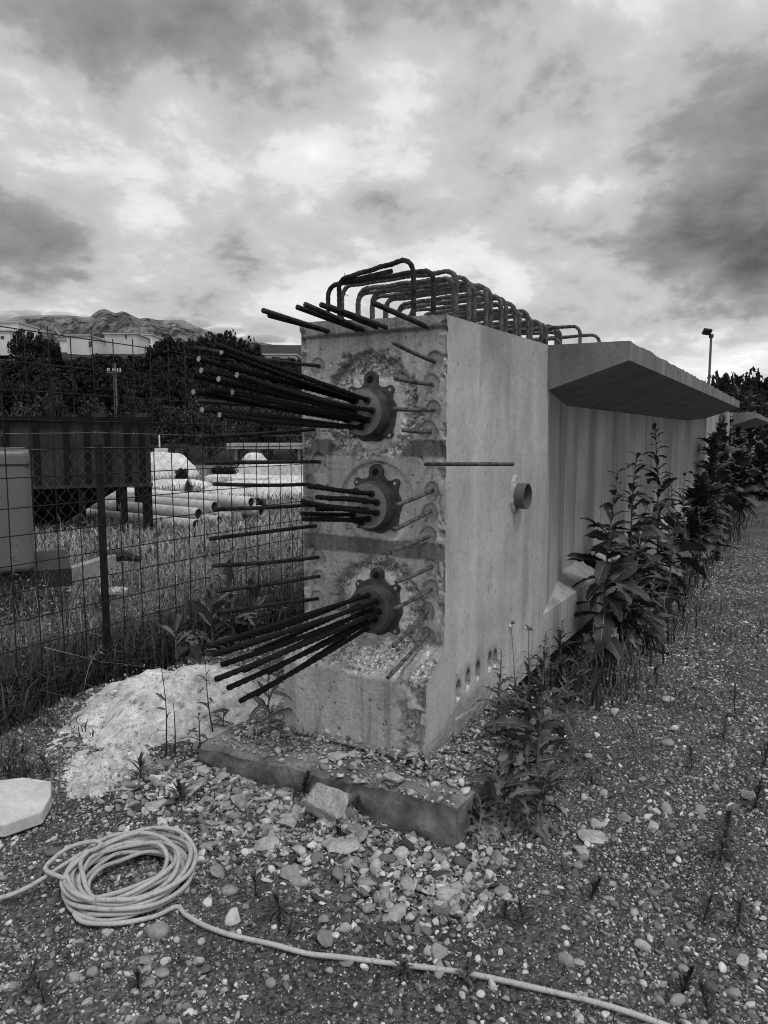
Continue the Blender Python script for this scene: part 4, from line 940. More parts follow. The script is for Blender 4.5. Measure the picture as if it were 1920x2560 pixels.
# ================================================================== PLANTS
def leaf_mesh(name, L=1.0, wd=.18, style='oblong', seed=0, droop=.35, fold=.25, mats=None):
    """a leaf along +X with a raised pale midrib; unit length."""
    r = np.random.default_rng(seed); n = 15 if style != 'blade' else 6; V = []; Fc = []; MI = []
    for i in range(n):
        t = i / (n - 1); prof = math.sin(math.pi * min(1, t * .94 + .05)) ** .65 * (1.0 if style != 'blade' else .9)
        if style == 'oblong': prof = (math.sin(math.pi * t ** .8) ** .55) * (.55 + .55 * t) * (1 if i % 2 else .86)
        if style == 'lobed': prof = (math.sin(math.pi * t ** .85) ** .6) * (1.25 if i % 3 == 1 else .45 if i % 3 == 0 else .75)
        if style == 'lance': prof = math.sin(math.pi * t ** .9) ** .8
        w_ = wd * max(prof, .02 if 0 < i < n - 1 else .0); x = L * (t - .10 * t * t); z = L * (.10 * math.sin(t * 2.2) - droop * t * t)
        wl = w_ * r.uniform(.85, 1.1); wr = w_ * r.uniform(.85, 1.1); ru = .018 * r.normal() + fold * .0
        rb = .012 * (1 - t * .8) * (1.0 if style != 'blade' else .6) * L
        V += [(x, wl, z + fold * wl + ru), (x, wl * .45, z + fold * wl * .35 + .012), (x, rb, z), (x, -rb, z), (x, -wr * .45, z + fold * wr * .35 + .012), (x, -wr, z + fold * wr + .018 * r.normal())]
    for i in range(n - 1):
        for k in range(5):
            Fc.append((i * 6 + k, i * 6 + k + 1, (i + 1) * 6 + k + 1, (i + 1) * 6 + k)); MI.append(1 if k == 2 else 0)
    me = bpy.data.meshes.new(name); me.from_pydata(V, [], Fc); me.polygons.foreach_set('material_index', MI); me.update(); me.shade_smooth()
    for m in mats or (MT['leaf'], MT['rib']): me.materials.append(m)
    return me
LEAF = {s: [leaf_mesh('leaf', 1, wd, s, 10 * k + j, dr) for k, dr in enumerate((.10, .30, .55)) for j in range(2)] for s, wd in (('oblong', .25), ('lobed', .22), ('lance', .085))}
DRY = [leaf_mesh('leaf', 1, .16, 'lobed', 70 + k, .6 + .2 * k, .5, (MT['dry'], MT['straw'])) for k in range(3)]
MID = [leaf_mesh('leaf', 1, .105, 'lance', 80 + k, .05 + .15 * k, .25, (MT['leafmid'], MT['rib'])) for k in range(3)]

def leafy(name, label, base, top, n, lmax, meshes, r0=.007, cat='plant', group=None, seed=0, spread=(.2, 1.1), start=.08, dry=0, tuft=True, stemmat='stem', lfun=None, leafname='leaf'):
    r = np.random.default_rng(seed + 5); base, top = np.asarray(base, float), np.asarray(top, float)
    root = empty(name, base, label, cat, group); H = np.linalg.norm(top - base)
    side = unit(r.normal(0, 1, 3) * np.array([1, 1, .0])) * H * .03
    path = [(top - base) * t + side * math.sin(math.pi * t) for t in np.linspace(0, 1, 10)]
    MB().tube([path[0] - np.array([0, 0, .03])] + path[1:], [r0 * (1 - .7 * t) for t in np.linspace(0, 1, 10)], 7).build('stem', MT[stemmat], root, True)
    for i in range(n):
        t = start + (1 - start) * (i / max(1, n - 1)) ** .9; q = i * 2.399 + r.normal(0, .8)
        if r.random() < .10: continue
        p = np.array([np.interp(t, np.linspace(0, 1, 10), [c[k] for c in path]) for k in range(3)])
        f = (lfun(t) if lfun else (.55 + .45 * math.sin(math.pi * min(1, t * 1.1 + .1))) * (1 - .55 * max(0, t - .7) / .3)); L = lmax * f * r.uniform(.55, 1.2)
        el = spread[0] + (spread[1] - spread[0]) * t + r.normal(0, .28)
        me = meshes[r.integers(0, len(meshes))]
        o = bpy.data.objects.new(leafname, me); COL.objects.link(o); o.parent = root; o.location = tuple(p)
        o.rotation_euler = (r.normal(0, .35), -el, q); o.scale = (L, L * r.uniform(.85, 1.2), L)
    for i in range(dry):
        q = r.uniform(0, 6.28); L = lmax * r.uniform(.5, .9); o = bpy.data.objects.new('dry_leaf', DRY[r.integers(0, 3)]); COL.objects.link(o); o.parent = root
        o.location = tuple(path[0] + np.array([0, 0, r.uniform(.02, .25 * H + .03)])); o.rotation_euler = (r.normal(0, .8), r.uniform(.0, .7), q); o.scale = (L, L, L)
    return root
def gp(px, py):
    g = on_ground(px, py, 0); g[2] = float(gh(g[0], g[1])); return g
# the tall dark toothed-leaf weeds beside the girder
def tall(px, py, y, tpx, tpy, label, n, lm, seed, **kw):
    b = gp(px, py); b[1] = y if y is not None else b[1]
    t = on_plane(tpx, tpy, 1, b[1] - .05); t[0] = min(max(t[0], b[0] - .35), b[0] + .35)
    D = (t - CAM) @ hf; t = at(tpx, tpy, (b - CAM) @ hf + .03)
    return leafy('tall_weed', label, b, t, n, lm, LEAF['oblong'], .011, 'weed', 'tall toothed-leaf weeds beside the girder', seed, (-.25, .75), .06, **kw)
tall(1510, 1650, None, 1545, 1182, 'nearest of the tall dark toothed-leaf weeds beside the girder', 66, .30, 1, dry=10)
tall(1590, 1580, None, 1592, 1132, 'second tall toothed-leaf weed, just behind the nearest one', 64, .31, 2, dry=6)
tall(1640, 1500, None, 1638, 1066, 'tallest toothed-leaf weed, its tip standing highest against the girder web', 66, .34, 3, dry=4)
tall(1585, 1620, None, 1600, 1330, 'low bushy toothed-leaf weed at the foot of the tall ones', 44, .32, 4, dry=8)
tall(1660, 1530, None, 1690, 1290, 'low bushy weed behind the foot of the tallest weed', 44, .34, 5, dry=5)
tall(1722, 1400, None, 1712, 1178, 'slender weed with few broad leaves standing right of the tallest one', 16, .34, 6, dry=3)
tall(1690, 1440, None, 1672, 1230, 'thin weed between the tallest and the slender weed', 26, .25, 7)
for i, (px, py, tx, ty, lab) in enumerate(((1770, 1340, 1785, 1110, 'bushy dark weed at the near end of the overgrown strip'), (1800, 1300, 1800, 1065, 'bushy dark weed just past the near end of the overgrown strip'), (1822, 1270, 1815, 1035, 'bushy dark weed covering the far end of the girder flange'), (1850, 1240, 1842, 992, 'bushy dark weed standing over the gap between the two girders'), (1880, 1215, 1875, 1000, 'dark weed below the second girder flange'), (1915, 1190, 1908, 1018, 'dark weed at the right edge of the picture by the second girder'), (1745, 1390, 1755, 1240, 'small dense weed before the overgrown strip'), (1850, 1290, 1850, 1150, 'grey-leaved weed at the path side of the overgrown strip'), (1905, 1250, 1900, 1130, 'grey-leaved weed at the right edge beside the path'))):
    b = gp(px, py); t = at(tx, ty, (b - CAM) @ hf)
    leafy('bushy_weed', lab, b, t, 125, .42 + .02 * i, LEAF['oblong'] if i % 3 else LEAF['lobed'], .014, 'weed', 'bushy weeds overgrowing the strip beside the girders', 20 + i, (.0, 1.2), .03, lfun=lambda t_: .95 - .25 * t_)

for i, (px, py, tx, ty, lab) in enumerate(((1560, 1640, 1570, 1400, 'thin narrow-leaved stalk between the nearest and second tall weed'), (1668, 1470, 1676, 1190, 'thin narrow-leaved stalk behind the tallest weed'), (1750, 1420, 1745, 1270, 'ragged narrow-leaved weed at the foot of the slender weed'), (1620, 1600, 1640, 1440, 'ragged narrow-leaved weed at the path side of the tall weeds'))):
    b = gp(px, py); t = at(tx, ty, (b - CAM) @ hf); leafy('narrow_leaved_weed', lab, b, t, 50, .20, MID if i % 2 else LEAF['lance'], .006, 'weed', None, 240 + i, (-.2, .9), .05, dry=7)
# lobed prickly weeds by the pad corner
LOBM = [leaf_mesh('leaf', 1, .135, 'lobed', 90 + k, .1 + .2 * (k % 3), .3, (MT['leafl'], MT['rib'])) for k in range(6)]
def lob(px, py, tx, ty, label, n, lm, seed, **kw):
    b = gp(px, py); t = at(tx, ty, (b - CAM) @ hf + .05)
    return leafy('lobed_weed', label, b, t, n, lm, LOBM, .0085, 'weed', 'lobed weeds by the pad corner', seed, (-.1, .8), .05, **kw)
lob(1340, 1975, 1366, 1580, 'lobed weed with the thickest pale stem right of the pad corner', 42, .23, 31, dry=8)
lob(1298, 1960, 1324, 1640, 'dark bushy lobed weed in front of the side holes', 44, .20, 32, dry=5)
lob(1232, 1935, 1254, 1632, 'thin lobed weed with a feathery tip closest to the girder side', 34, .15, 33, dry=4)
lob(1280, 2050, 1240, 1880, 'low lobed weed hanging over the corner of the pad', 34, .22, 34, dry=22)
lob(1330, 2070, 1370, 1920, 'low lobed weed sprawling on the gravel beside the pad', 30, .20, 35, dry=20)
lob(1215, 2085, 1200, 2000, 'withered weed lying at the front corner of the pad', 18, .17, 36, dry=26)
lob(1395, 1900, 1420, 1700, 'lobed weed right of the thick-stemmed one', 32, .19, 37, dry=6)
lob(1290, 1880, 1290, 1700, 'lobed weed half hidden behind the bushy one', 30, .19, 38)
def narrow(px, py, tx, ty, label, n, lm, seed, ms=None, group=None, nm='narrow_leaved_weed', sp=(.1, 1.0)):
    b = gp(px, py); t = at(tx, ty, (b - CAM) @ hf)
    return leafy(nm, label, b, t, n, lm, ms or LEAF['lance'], .006, 'weed', group, seed, sp, .08)
narrow(1408, 1720, 1406, 1552, 'feathery narrow-leaved weed between the lobed weeds and the tall ones', 60, .16, 41)
narrow(1450, 1720, 1462, 1590, 'second narrow-leaved weed at the foot of the nearest tall weed', 44, .16, 42)
narrow(1430, 1745, 1432, 1668, 'low rosette of narrow leaves in front of the nearest tall weed', 30, .17, 43)
for i, (px, py, tx, ty) in enumerate(((1292, 1800, 1278, 1562), (1318, 1800, 1322, 1575))):
    b = gp(px, py); t = at(tx, ty, (b - CAM) @ hf); root = empty('flower_stalk', b, ('thin stalk with a pale seed head left of its twin, against the girder side', 'thin stalk with two pale seed heads, right of its twin, against the girder side')[i], 'weed', 'seed stalks by the girder')
    MB().tube([np.zeros(3), (t - b) * .5 + np.array([.01, 0, 0]), t - b], [.003, .0025, .002], 6).build('stem', MT['stem'], root, True)
    for k in range(3 + 2 * i):
        V, T = rock_shape(2, 600 + k, .3, 5, .15); o = link('flower_head', np_mesh('flower_head', V * .011, T), MT['foam'] if k % 2 else MT['stem'], root, True); o.location = tuple(t - b + rng.normal(0, .012, 3) + np.array([0, 0, .01]))
# grey willow-leaved weeds behind the fence line, dark sprigs on the heap, the weed on the pad
WG = 'willow-leaved weeds at the fence'
narrow(588, 1625, 576, 1370, 'tallest willow-leaved weed seen between the left-hand bars', 30, .26, 51, MID, WG, 'willow_leaved_weed', (.2, 1.25))
narrow(532, 1640, 527, 1440, 'willow-leaved weed left of the tallest one by the fence', 26, .26, 52, MID, WG, 'willow_leaved_weed', (.2, 1.2))
narrow(652, 1600, 632, 1445, 'willow-leaved weed right of the tallest one by the fence', 20, .30, 53, MID, WG, 'willow_leaved_weed', (.3, 1.3))
narrow(446, 1690, 442, 1545, 'small willow-leaved weed above the mortar heap', 20, .22, 54, MID, WG, 'willow_leaved_weed', (.1, 1.0))
narrow(500, 1690, 505, 1590, 'low willow-leaved weed behind the right shoulder of the heap', 20, .22, 55, MID, WG, 'willow_leaved_weed', (.1, 1.0))
def sprig(px, py, tx, ty, label, n, lm, seed):
    b = gp(px, py); t = at(tx, ty, (b - CAM) @ hf - .02)
    return leafy('sprig', label, b, t, n, lm, LEAF['lance'], .0042, 'plant', 'dark sprigs in front of the mortar heap', seed, (.2, .8), .15, stemmat='sprig')
sprig(414, 1888, 402, 1662, 'thin dark sprig standing before the middle of the mortar heap', 9, .085, 61)
sprig(437, 1880, 432, 1748, 'short bare sprig just right of the thin dark one', 4, .06, 65)
sprig(534, 1838, 514, 1655, 'thin leafy sprig before the right end of the mortar heap', 14, .11, 62)
sprig(500, 1888, 496, 1780, 'short forked sprig at the left corner of the pad', 9, .12, 63)
sprig(556, 1830, 560, 1772, 'small bushy sprig at the right foot of the heap', 16, .08, 64)
b = np.array([-.22, .83, .125]); leafy('pad_weed', 'broad-strap weed growing on the pad at the left foot of the girder', b, b + np.array([-.03, -.02, .30]), 11, .21, LEAF['lance'], .006, 'weed', None, 66, (-.1, .9), .12, dry=5)

# little feathery weeds in the gravel: stem with joined needle leaves
def needle_weed(px, py, h, label, seed, dens=60, wd=.4):
    r = np.random.default_rng(seed); b = gp(px, py); root = empty('needle_weed', b, label, 'weed', 'feathery weeds in the gravel')
    lean = r.normal(0, .28, 2) * h; e0 = r.uniform(-.1, .5); wd = wd * r.uniform(.7, 1.4); dens = int(dens * r.uniform(.5, 1.1)); lw = r.uniform(.6, 1.3); MB().tube([(0, 0, -.02), (lean[0] * .4, lean[1] * .4, h * .5), (lean[0], lean[1], h)], [.0022, .0018, .001], 5).build('stem', MT['sprig'], root, True)
    mb = MB()
    for i in range(dens):
        t = .1 + .9 * i / dens; q = i * 2.4 + r.normal(0, .3); L = h * wd * (1.1 - .75 * t) * r.uniform(.5, 1.3); el = e0 + .9 * t + r.normal(0, .25)
        p = np.array([lean[0] * t, lean[1] * t, h * t]); d = np.array([math.cos(q) * math.cos(el), math.sin(q) * math.cos(el), math.sin(el)]); s = unit(np.cross(d, (0, 0, 1))) * .0042 * lw * (.55 + h / .25)
        m = p + d * L * .5 + np.array([0, 0, .0]); e = p + d * L - np.array([0, 0, L * .18])
        mb.add([p - s * .5, p + s * .5, m + s, m - s, e], [(0, 1, 2, 3), (3, 2, 4)])
    mb.build('foliage', MT[('leaf', 'leafl', 'leafmid')[seed % 3]], root, True, kind='stuff')
NW = [(1800, 2150, .20, 'tallest feathery weed in the gravel at the right', 90), (1885, 2030, .12, 'feathery weed beside the blocky stone at the right edge', 60), (1905, 1930, .18, 'feathery weed standing at the right edge of the path', 60), (1808, 1850, .15, 'thin feathery weed in the path near the right side', 50), (1835, 1800, .18, 'tall thin weed on the path near the right edge', 50), (1590, 1850, .09, 'small weed on the path above the concrete flakes', 40), (1640, 1720, .10, 'small weed on the path behind the white stones', 40), (1475, 2240, .07, 'small weed in the gravel below the concrete flakes', 50), (1000, 2430, .05, 'short dark tuft left of the taller tuft on the hose tail', 46), (1165, 2450, .075, 'taller dark tuft growing at the hose tail', 60), (640, 2235, .09, 'feathery weed in the gravel right of the hose coil', 46), (705, 2290, .10, 'broad feathery weed between hose tail and pad', 60), (720, 2330, .05, 'tiny sprout below the broad feathery weed', 30), (755, 2010, .12, 'feathery weed growing against the front of the pad', 60), (925, 2020, .10, 'dense feathery weed against the pad behind the largest chunk', 80), (890, 2040, .08, 'feathery weed at the right end of the largest chunk', 60), (860, 2130, .06, 'dark sprout under the largest chunk', 46), (455, 2020, .10, 'dark weed in the rubble above the hose coil', 50), (60, 2480, .09, 'dark spiky weed in the dirt at lower left', 50), (112, 2500, .10, 'thin upright sprout at lower left', 16), (345, 2470, .05, 'tiny dark weed between stones at lower left', 40), (1260, 2290, .05, 'tiny weed in the gravel below the square block', 40), (1310, 2310, .07, 'thin weed in the gravel at centre right', 40), (1760, 2300, .09, 'thin weed left of the drum-shaped stone', 40), (1845, 2320, .10, 'spiky weed just above the drum-shaped stone', 50), (1700, 2480, .08, 'small weed near the lower right corner', 40), (1780, 2540, .08, 'feathery weed at the bottom edge near the right corner', 50), (1405, 2180, .05, 'tiny weed by the round pebble', 30), (1730, 1930, .10, 'weed in the middle of the path at the right', 40), (1480, 1960, .10, 'thin weed right of the lobed weeds', 36), (350, 1950, .10, 'spiky weed between the mortar patch and the pad', 50), (130, 1940, .09, 'spiky weed beside the octagonal slab', 50), (1600, 1700, .08, 'small weed on the path beside the tall weeds', 36), (1770, 1700, .09, 'small weed far along the path', 36)]
for i, (px, py, h, lab, dn) in enumerate(NW): needle_weed(px, py, h, lab, 200 + i, int(dn * 1.2), .80 if h < .12 else .55)

# dry stalks leaning at the fence
def stalk(pts, label, seed):
    r = np.random.default_rng(seed); b = np.array(pts[0], float); root = empty('dry_stalk', b, label, 'weed', 'dry stalks at the fence')
    C = catmull([np.array(p) - b for p in pts], 6); MB().tube(C, [.0026 * (1 - .6 * i / len(C)) for i in range(len(C))], 5).build('stem', MT['straw'], root, True)
    mb = MB()
    for i in range(int(len(C) * .55), len(C)):
        for s in (-1, 1):
            d = unit(np.array(C[min(i + 1, len(C) - 1)]) - np.array(C[i - 1]) + r.normal(0, .4, 3)); d = unit(d + np.array([s * .5, 0, .1])); p = np.array(C[i]); u_ = unit(np.cross(d, (0, 1, .2))) * .004; L = r.uniform(.02, .05)
            mb.add([p, p + d * L * .5 + u_, p + d * L, p + d * L * .5 - u_], [(0, 1, 2, 3)])
    mb.build('seed_husks', MT['straw'], root, kind='stuff')
def sp(px, py, y): return on_plane(px, py, 1, y)
for i, (P, lab) in enumerate((([(250, 1560), (200, 1430), (145, 1290)], 'dry stalk leaning left across the dark hopper'), ([(300, 1580), (255, 1400), (208, 1290)], 'dry stalk rising beside the fence post'), ([(280, 1400), (275, 1330), (270, 1260)], 'dry stalk climbing the top of the fence post'), ([(300, 1600), (330, 1440), (340, 1300)], 'dry stalk right of the fence post'), ([(340, 1560), (400, 1400), (425, 1320)], 'dry stalk leaning right towards the pipes'), ([(20, 1560), (30, 1450), (48, 1360)], 'dry stalk before the grey machine at the left edge'), ([(330, 1700), (230, 1480), (140, 1350)], 'long dry stalk leaning across the pale drawbar'), ([(0, 1550), (100, 1560), (270, 1590)], 'low arching dry stalk at the left edge'), ([(210, 1720), (225, 1660), (255, 1610)], 'short straw leaning over the top of the heap'))):
    stalk([sp(px, py, 2.62 + .05 * (i % 3) if i != 8 else 2.3) for px, py in P], lab, 300 + i)

# meadow grass and undergrowth beyond the fence
def grass(name, p, hmin, hmax, seed, tone, wd=.004, lean=.5):
    r = np.random.default_rng(seed); n = len(p); h = r.uniform(hmin, hmax, n); q = r.uniform(0, 6.283, n); ln = np.abs(r.normal(0, lean, n)) * h
    w_ = wd * r.uniform(.6, 1.5, n); dx, dy = np.cos(q), np.sin(q); z0 = p[:, 2]
    a = np.column_stack([p[:, 0] - dy * w_, p[:, 1] + dx * w_, z0]); b = np.column_stack([p[:, 0] + dy * w_, p[:, 1] - dx * w_, z0])
    m1 = np.column_stack([p[:, 0] + dx * ln * .35 + dy * w_ * .7, p[:, 1] + dy * ln * .35 - dx * w_ * .7, z0 + h * .6]); m2 = m1 + np.column_stack([-2 * dy * w_ * .7, 2 * dx * w_ * .7, 0 * w_])
    c = np.column_stack([p[:, 0] + dx * ln, p[:, 1] + dy * ln, z0 + h * np.clip(1 - .25 * ln / h, .5, 1)])
    V = np.stack([a, b, m1, m2, c], 1).reshape(-1, 3); o = (np.arange(n) * 5)[:, None]
    T = np.concatenate([o + np.array([[0, 1, 2]]), o + np.array([[0, 2, 3]]), o + np.array([[3, 2, 4]])])
    return link(name, np_mesh(name, V, T, 3, {'tone': np.repeat(tone, 5)}), MT['grass'], None, kind='stuff')
def field(n, D0, D1, seed, pw, l0=-.62, l1=.02):
    r = np.random.default_rng(seed); D = (D0 ** pw + r.random(n) * (D1 ** pw - D0 ** pw)) ** (1 / pw); lt = r.uniform(l0, l1, n) * D
    p = CAM[None, :2] + hf[None, :2] * D[:, None] + vr[None, :2] * lt[:, None]; return np.column_stack([p, np.zeros(n)]), D, r
p, D, r = field(30000, 3.4, 11, 71, 1.0); p = p[p[:, 1] > 2.45]; d_ = fbm(p[:, 0] * .9, p[:, 1] * .9, 0, 33, 3)
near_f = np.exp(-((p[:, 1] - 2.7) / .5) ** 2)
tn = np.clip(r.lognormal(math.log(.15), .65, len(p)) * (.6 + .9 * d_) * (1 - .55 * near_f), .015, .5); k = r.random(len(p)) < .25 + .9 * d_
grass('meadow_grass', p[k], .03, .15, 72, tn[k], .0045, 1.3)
p, D, r = field(30000, 9, 34, 73, .8); d_ = fbm(p[:, 0] * .5, p[:, 1] * .5, 0, 34, 3); tn = np.clip(r.normal(.21, .08, len(p)) * (.6 + .9 * d_), .03, .5)
grass('meadow_grass', p, .06, .28, 74, tn, .011, 1.0)
r = np.random.default_rng(75); n = 9000; p = np.column_stack([r.uniform(-1.2, 2.4, n), r.normal(2.62, .22, n), np.zeros(n)]); k = (p[:, 1] > 2.25) & ~((((p[:, 0] + .08) / .6) ** 2 + ((p[:, 1] - 1.92) / .5) ** 2) < 1)
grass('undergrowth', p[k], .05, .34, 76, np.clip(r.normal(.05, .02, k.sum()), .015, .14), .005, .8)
def leaf_scatter(name, p, size, tone, seed):
    r = np.random.default_rng(seed); n = len(p); q = r.normal(0, 1, (n, 3)); q /= np.linalg.norm(q, axis=1)[:, None]; u = r.normal(0, 1, (n, 3)); e = np.cross(q, u); e /= np.linalg.norm(e, axis=1)[:, None]
    f = np.cross(e, q); s_ = size[:, None]
    V = np.stack([p - e * s_, p - f * s_ * .22, p + e * s_, p + f * s_ * .22], 1).reshape(-1, 3)
    return link(name, np_mesh(name, V, np.arange(n * 4).reshape(n, 4), 4, {'tone': np.repeat(tone, 4)}), MT['grass'], None, kind='stuff')
r = np.random.default_rng(175); n = 26000; x_ = r.uniform(-1.4, 4.2, n); y_ = 2.62 + np.abs(r.normal(0, 1.0, n)); hm = fbm(x_ * 1.6, y_ * 1.6, 0, 91, 3); hmax = np.clip((hm - .34) * 2.6, .03, .75) * np.exp(-(y_ - 2.6) * .35)
p = np.column_stack([x_, y_, hmax * r.random(n) ** .8 + .01]); leaf_scatter('undergrowth', p, r.uniform(.008, .028, n), np.clip(r.lognormal(math.log(.12), .7, n), .012, .5), 176)
r = np.random.default_rng(177); n = 3600; p = np.column_stack([r.uniform(-1.4, 5.0, n), 2.65 + np.abs(r.normal(0, 1.3, n)), np.zeros(n)]); k = fbm(p[:, 0] * 1.6, p[:, 1] * 1.6, 0, 91, 3) > .44
grass('meadow_grass', p[k], .15, .62, 178, np.clip(r.lognormal(math.log(.17), .5, k.sum()), .03, .5), .0028, .8)
# dark undergrowth on the strip left of the heap, thin grass on the path
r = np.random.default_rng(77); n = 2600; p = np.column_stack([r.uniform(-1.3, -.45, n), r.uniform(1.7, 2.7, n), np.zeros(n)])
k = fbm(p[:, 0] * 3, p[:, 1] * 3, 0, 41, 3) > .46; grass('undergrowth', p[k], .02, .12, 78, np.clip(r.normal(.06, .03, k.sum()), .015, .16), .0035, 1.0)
p, D, r = field(26000, 4.0, 30, 79, .9, .12, .62); k = (p[:, 1] < -.1) & (fbm(p[:, 0] * .8, p[:, 1] * .8, 0, 43, 3) > .46); p = p[k]
grass('path_grass', p, .015, .07, 80, np.clip(r.normal(.10, .04, len(p)), .02, .25), .004, .9)
r = np.random.default_rng(81); n = 5000; xx = r.uniform(1.2, 22, n); p = np.column_stack([xx, r.normal(-.25, .16, n), np.zeros(n)]); k = p[:, 1] < -.03
grass('undergrowth', p[k], .04, .25, 82, np.clip(r.normal(.045, .02, k.sum()), .012, .14), .006, .8)

# ================================================================== BEYOND THE FENCE
# towed compressor at the left edge
e_r, e_f, e_u = vr, hf, np.array([0, 0, 1.0])
_q = gpos(84, 5.75) - CAM; _q[2] = 0; e_f = unit(_q); e_r = unit(np.cross(e_f, e_u))
mc = gpos(-130, 5.75); comp = empty('towed_compressor', mc, 'grey box-bodied towed compressor with pale drawbar behind the fence', 'compressor')
def mpart(mb, name, mat, **kw):
    o = mb.build(name, mat, comp, **kw); o.matrix_parent_inverse = Matrix.Translation(tuple(-mc)); return o
pR = at(80, 1300, 5.75); pL = at(-430, 1300, 5.75); hw = .85; c_ = pR + e_f * .62 - e_r * hw
bd = mpart(MB().obox([c_[0], c_[1], .98], e_r * hw, e_f * .62, e_u * .50), 'body', MT['machine']); bevel(bd, .05, 4)
mpart(MB().obox([c_[0], c_[1], 1.36], e_r * (hw + .004), e_f * .624, e_u * .008), 'lid_seam', MT['black'])
mpart(MB().obox([c_[0] + e_r[0] * .12, c_[1] + e_r[1] * .12, .40], e_r * (hw + .16), e_f * .55, e_u * .075), 'chassis', MT['black'])
d0 = at(108, 1458, 6.0); d1 = at(282, 1402, 6.6); ax = (d1 - d0) / 2
bl = unit(np.cross(ax, e_u)); mpart(MB().obox((d0 + d1) / 2, ax, bl * .05, e_u * .062), 'drawbar', MT['bar'])
h0, h1 = at(262, 1402, 6.6), at(352, 1398, 6.75)
mpart(MB().tube([h0 + e_u * .03, (h0 + h1) / 2 + e_u * .05, h1], [.07, .055, .03], 8), 'hitch', MT['black'])
mpart(MB().tube([h0 + e_u * .09, h1 + e_u * .03], [.025, .018], 6), 'brake_lever', MT['lampm'])
jk = at(258, 1420, 6.55); mpart(MB().tube([jk, [jk[0], jk[1], .12]], .028, 8), 'jack', MT['bar'])
for s in (-.55, .55):
    wc = np.array([c_[0], c_[1], .30]) + e_f * s + e_r * (-.35); wh = mpart(MB().ring(wc - e_f * .07, e_r, e_u, e_f, .15, .30, .15, 26), 'tyre', MT['black']); bevel(wh, .02, 2)
    mpart(MB().ring(wc - e_f * .05, e_r, e_u, e_f, .0, .152, .10, 20), 'rim', MT['machine'])
bk = gpos(266, 6.45); o = MB().obox([bk[0], bk[1], .075], e_r * .115, e_f * .11, e_u * .08).build('concrete_block', MT['slabc'], None, label='small pale block with a rounded cap under the compressor jack', cat='block'); bevel(o, .012)
MB().ring([bk[0], bk[1], .156], e_r, e_f, e_u, .0, .13, .022, 20).build('cap', MT['foam'], o).matrix_parent_inverse = Matrix.Identity(4)

e_r, e_f = vr, hf
# dark steel hopper on legs
A0, A1 = gpos(-130, 10.6), gpos(372, 11.7); u_ = unit(A1 - A0); nrm_ = np.array([-u_[1], u_[0], 0]); nrm_ = nrm_ if nrm_ @ hf > 0 else -nrm_; Lh = np.linalg.norm(A1 - A0)
hop = empty('steel_hopper', A0, 'dark ribbed steel hopper standing on legs beyond the fence', 'hopper')
def hpart(mb, name, mat): o = mb.build(name, mat, hop); o.matrix_parent_inverse = Matrix.Translation(tuple(-A0)); return o
zb_, zt_ = .82, 1.82
for nm, c_, hx_, hy_ in (('wall', A0 + u_ * Lh / 2, u_ * Lh / 2, nrm_ * .02), ('wall', A0 + u_ * Lh / 2 + nrm_ * 2.0, u_ * Lh / 2, nrm_ * .02), ('wall', A0 + nrm_ * 1.0, u_ * .02, nrm_ * .976), ('wall', A1 + nrm_ * 1.0, u_ * .02, nrm_ * .976)):
    hpart(MB().obox(c_ + e_u * (zb_ + zt_) / 2, hx_, hy_, e_u * (zt_ - zb_) / 2), nm, MT['hopper'])
for px in (-60, 20, 92, 166, 218, 270, 322, 360):
    t = ((gpos(px, 11.2) - A0) @ u_); hpart(MB().obox(A0 + u_ * t - nrm_ * .05 + e_u * (zb_ + zt_) / 2, u_ * .045, nrm_ * .032, e_u * ((zt_ - zb_) / 2 - .004)), 'wall_rib', MT['hopperrib'])
hpart(MB().obox(A0 + u_ * Lh / 2 - nrm_ * .03 + e_u * (zt_ + .03), u_ * (Lh / 2 + .05), nrm_ * .07, e_u * .028), 'top_rim', MT['hopperrib'])
hpart(MB().obox(A0 + u_ * Lh / 2 - nrm_ * .04 + e_u * (zb_ - .03), u_ * (Lh / 2 + .03), nrm_ * .06, e_u * .028), 'bottom_rim', MT['hopper'])
for px in (252, 360): hpart(MB().obox(A0 + u_ * ((gpos(px, 11.3) - A0) @ u_) + e_u * (zt_ + .095), u_ * .09, nrm_ * .06, e_u * .035), 'lifting_lug', MT['hopper'])
for t in (.15, .9, Lh - 1.05, Lh - .42, Lh - .06):
    for s in (.0, 2.0): hpart(MB().obox(A0 + u_ * t + nrm_ * s + e_u * (zb_ - .06) / 2, u_ * (.075 if t > Lh - .2 else .05), nrm_ * .05, e_u * (zb_ - .06) / 2), 'leg', MT['hopperrib'])
f = MB(); T4 = [A0 + u_ * .3 + nrm_ * .1, A0 + u_ * (Lh - .35) + nrm_ * .1, A0 + u_ * (Lh - .35) + nrm_ * 1.9, A0 + u_ * .3 + nrm_ * 1.9]; B4 = [A0 + u_ * .6 + nrm_ * .7, A0 + u_ * (Lh * .52) + nrm_ * .7, A0 + u_ * (Lh * .52) + nrm_ * 1.3, A0 + u_ * .6 + nrm_ * 1.3]
f.add([q + e_u * (zb_ - .01) for q in T4] + [q + e_u * .12 for q in B4], [(0, 1, 5, 4), (1, 2, 6, 5), (2, 3, 7, 6), (3, 0, 4, 7), (4, 5, 6, 7), (0, 3, 2, 1)]); hpart(f, 'funnel', MT['hopperrib'])

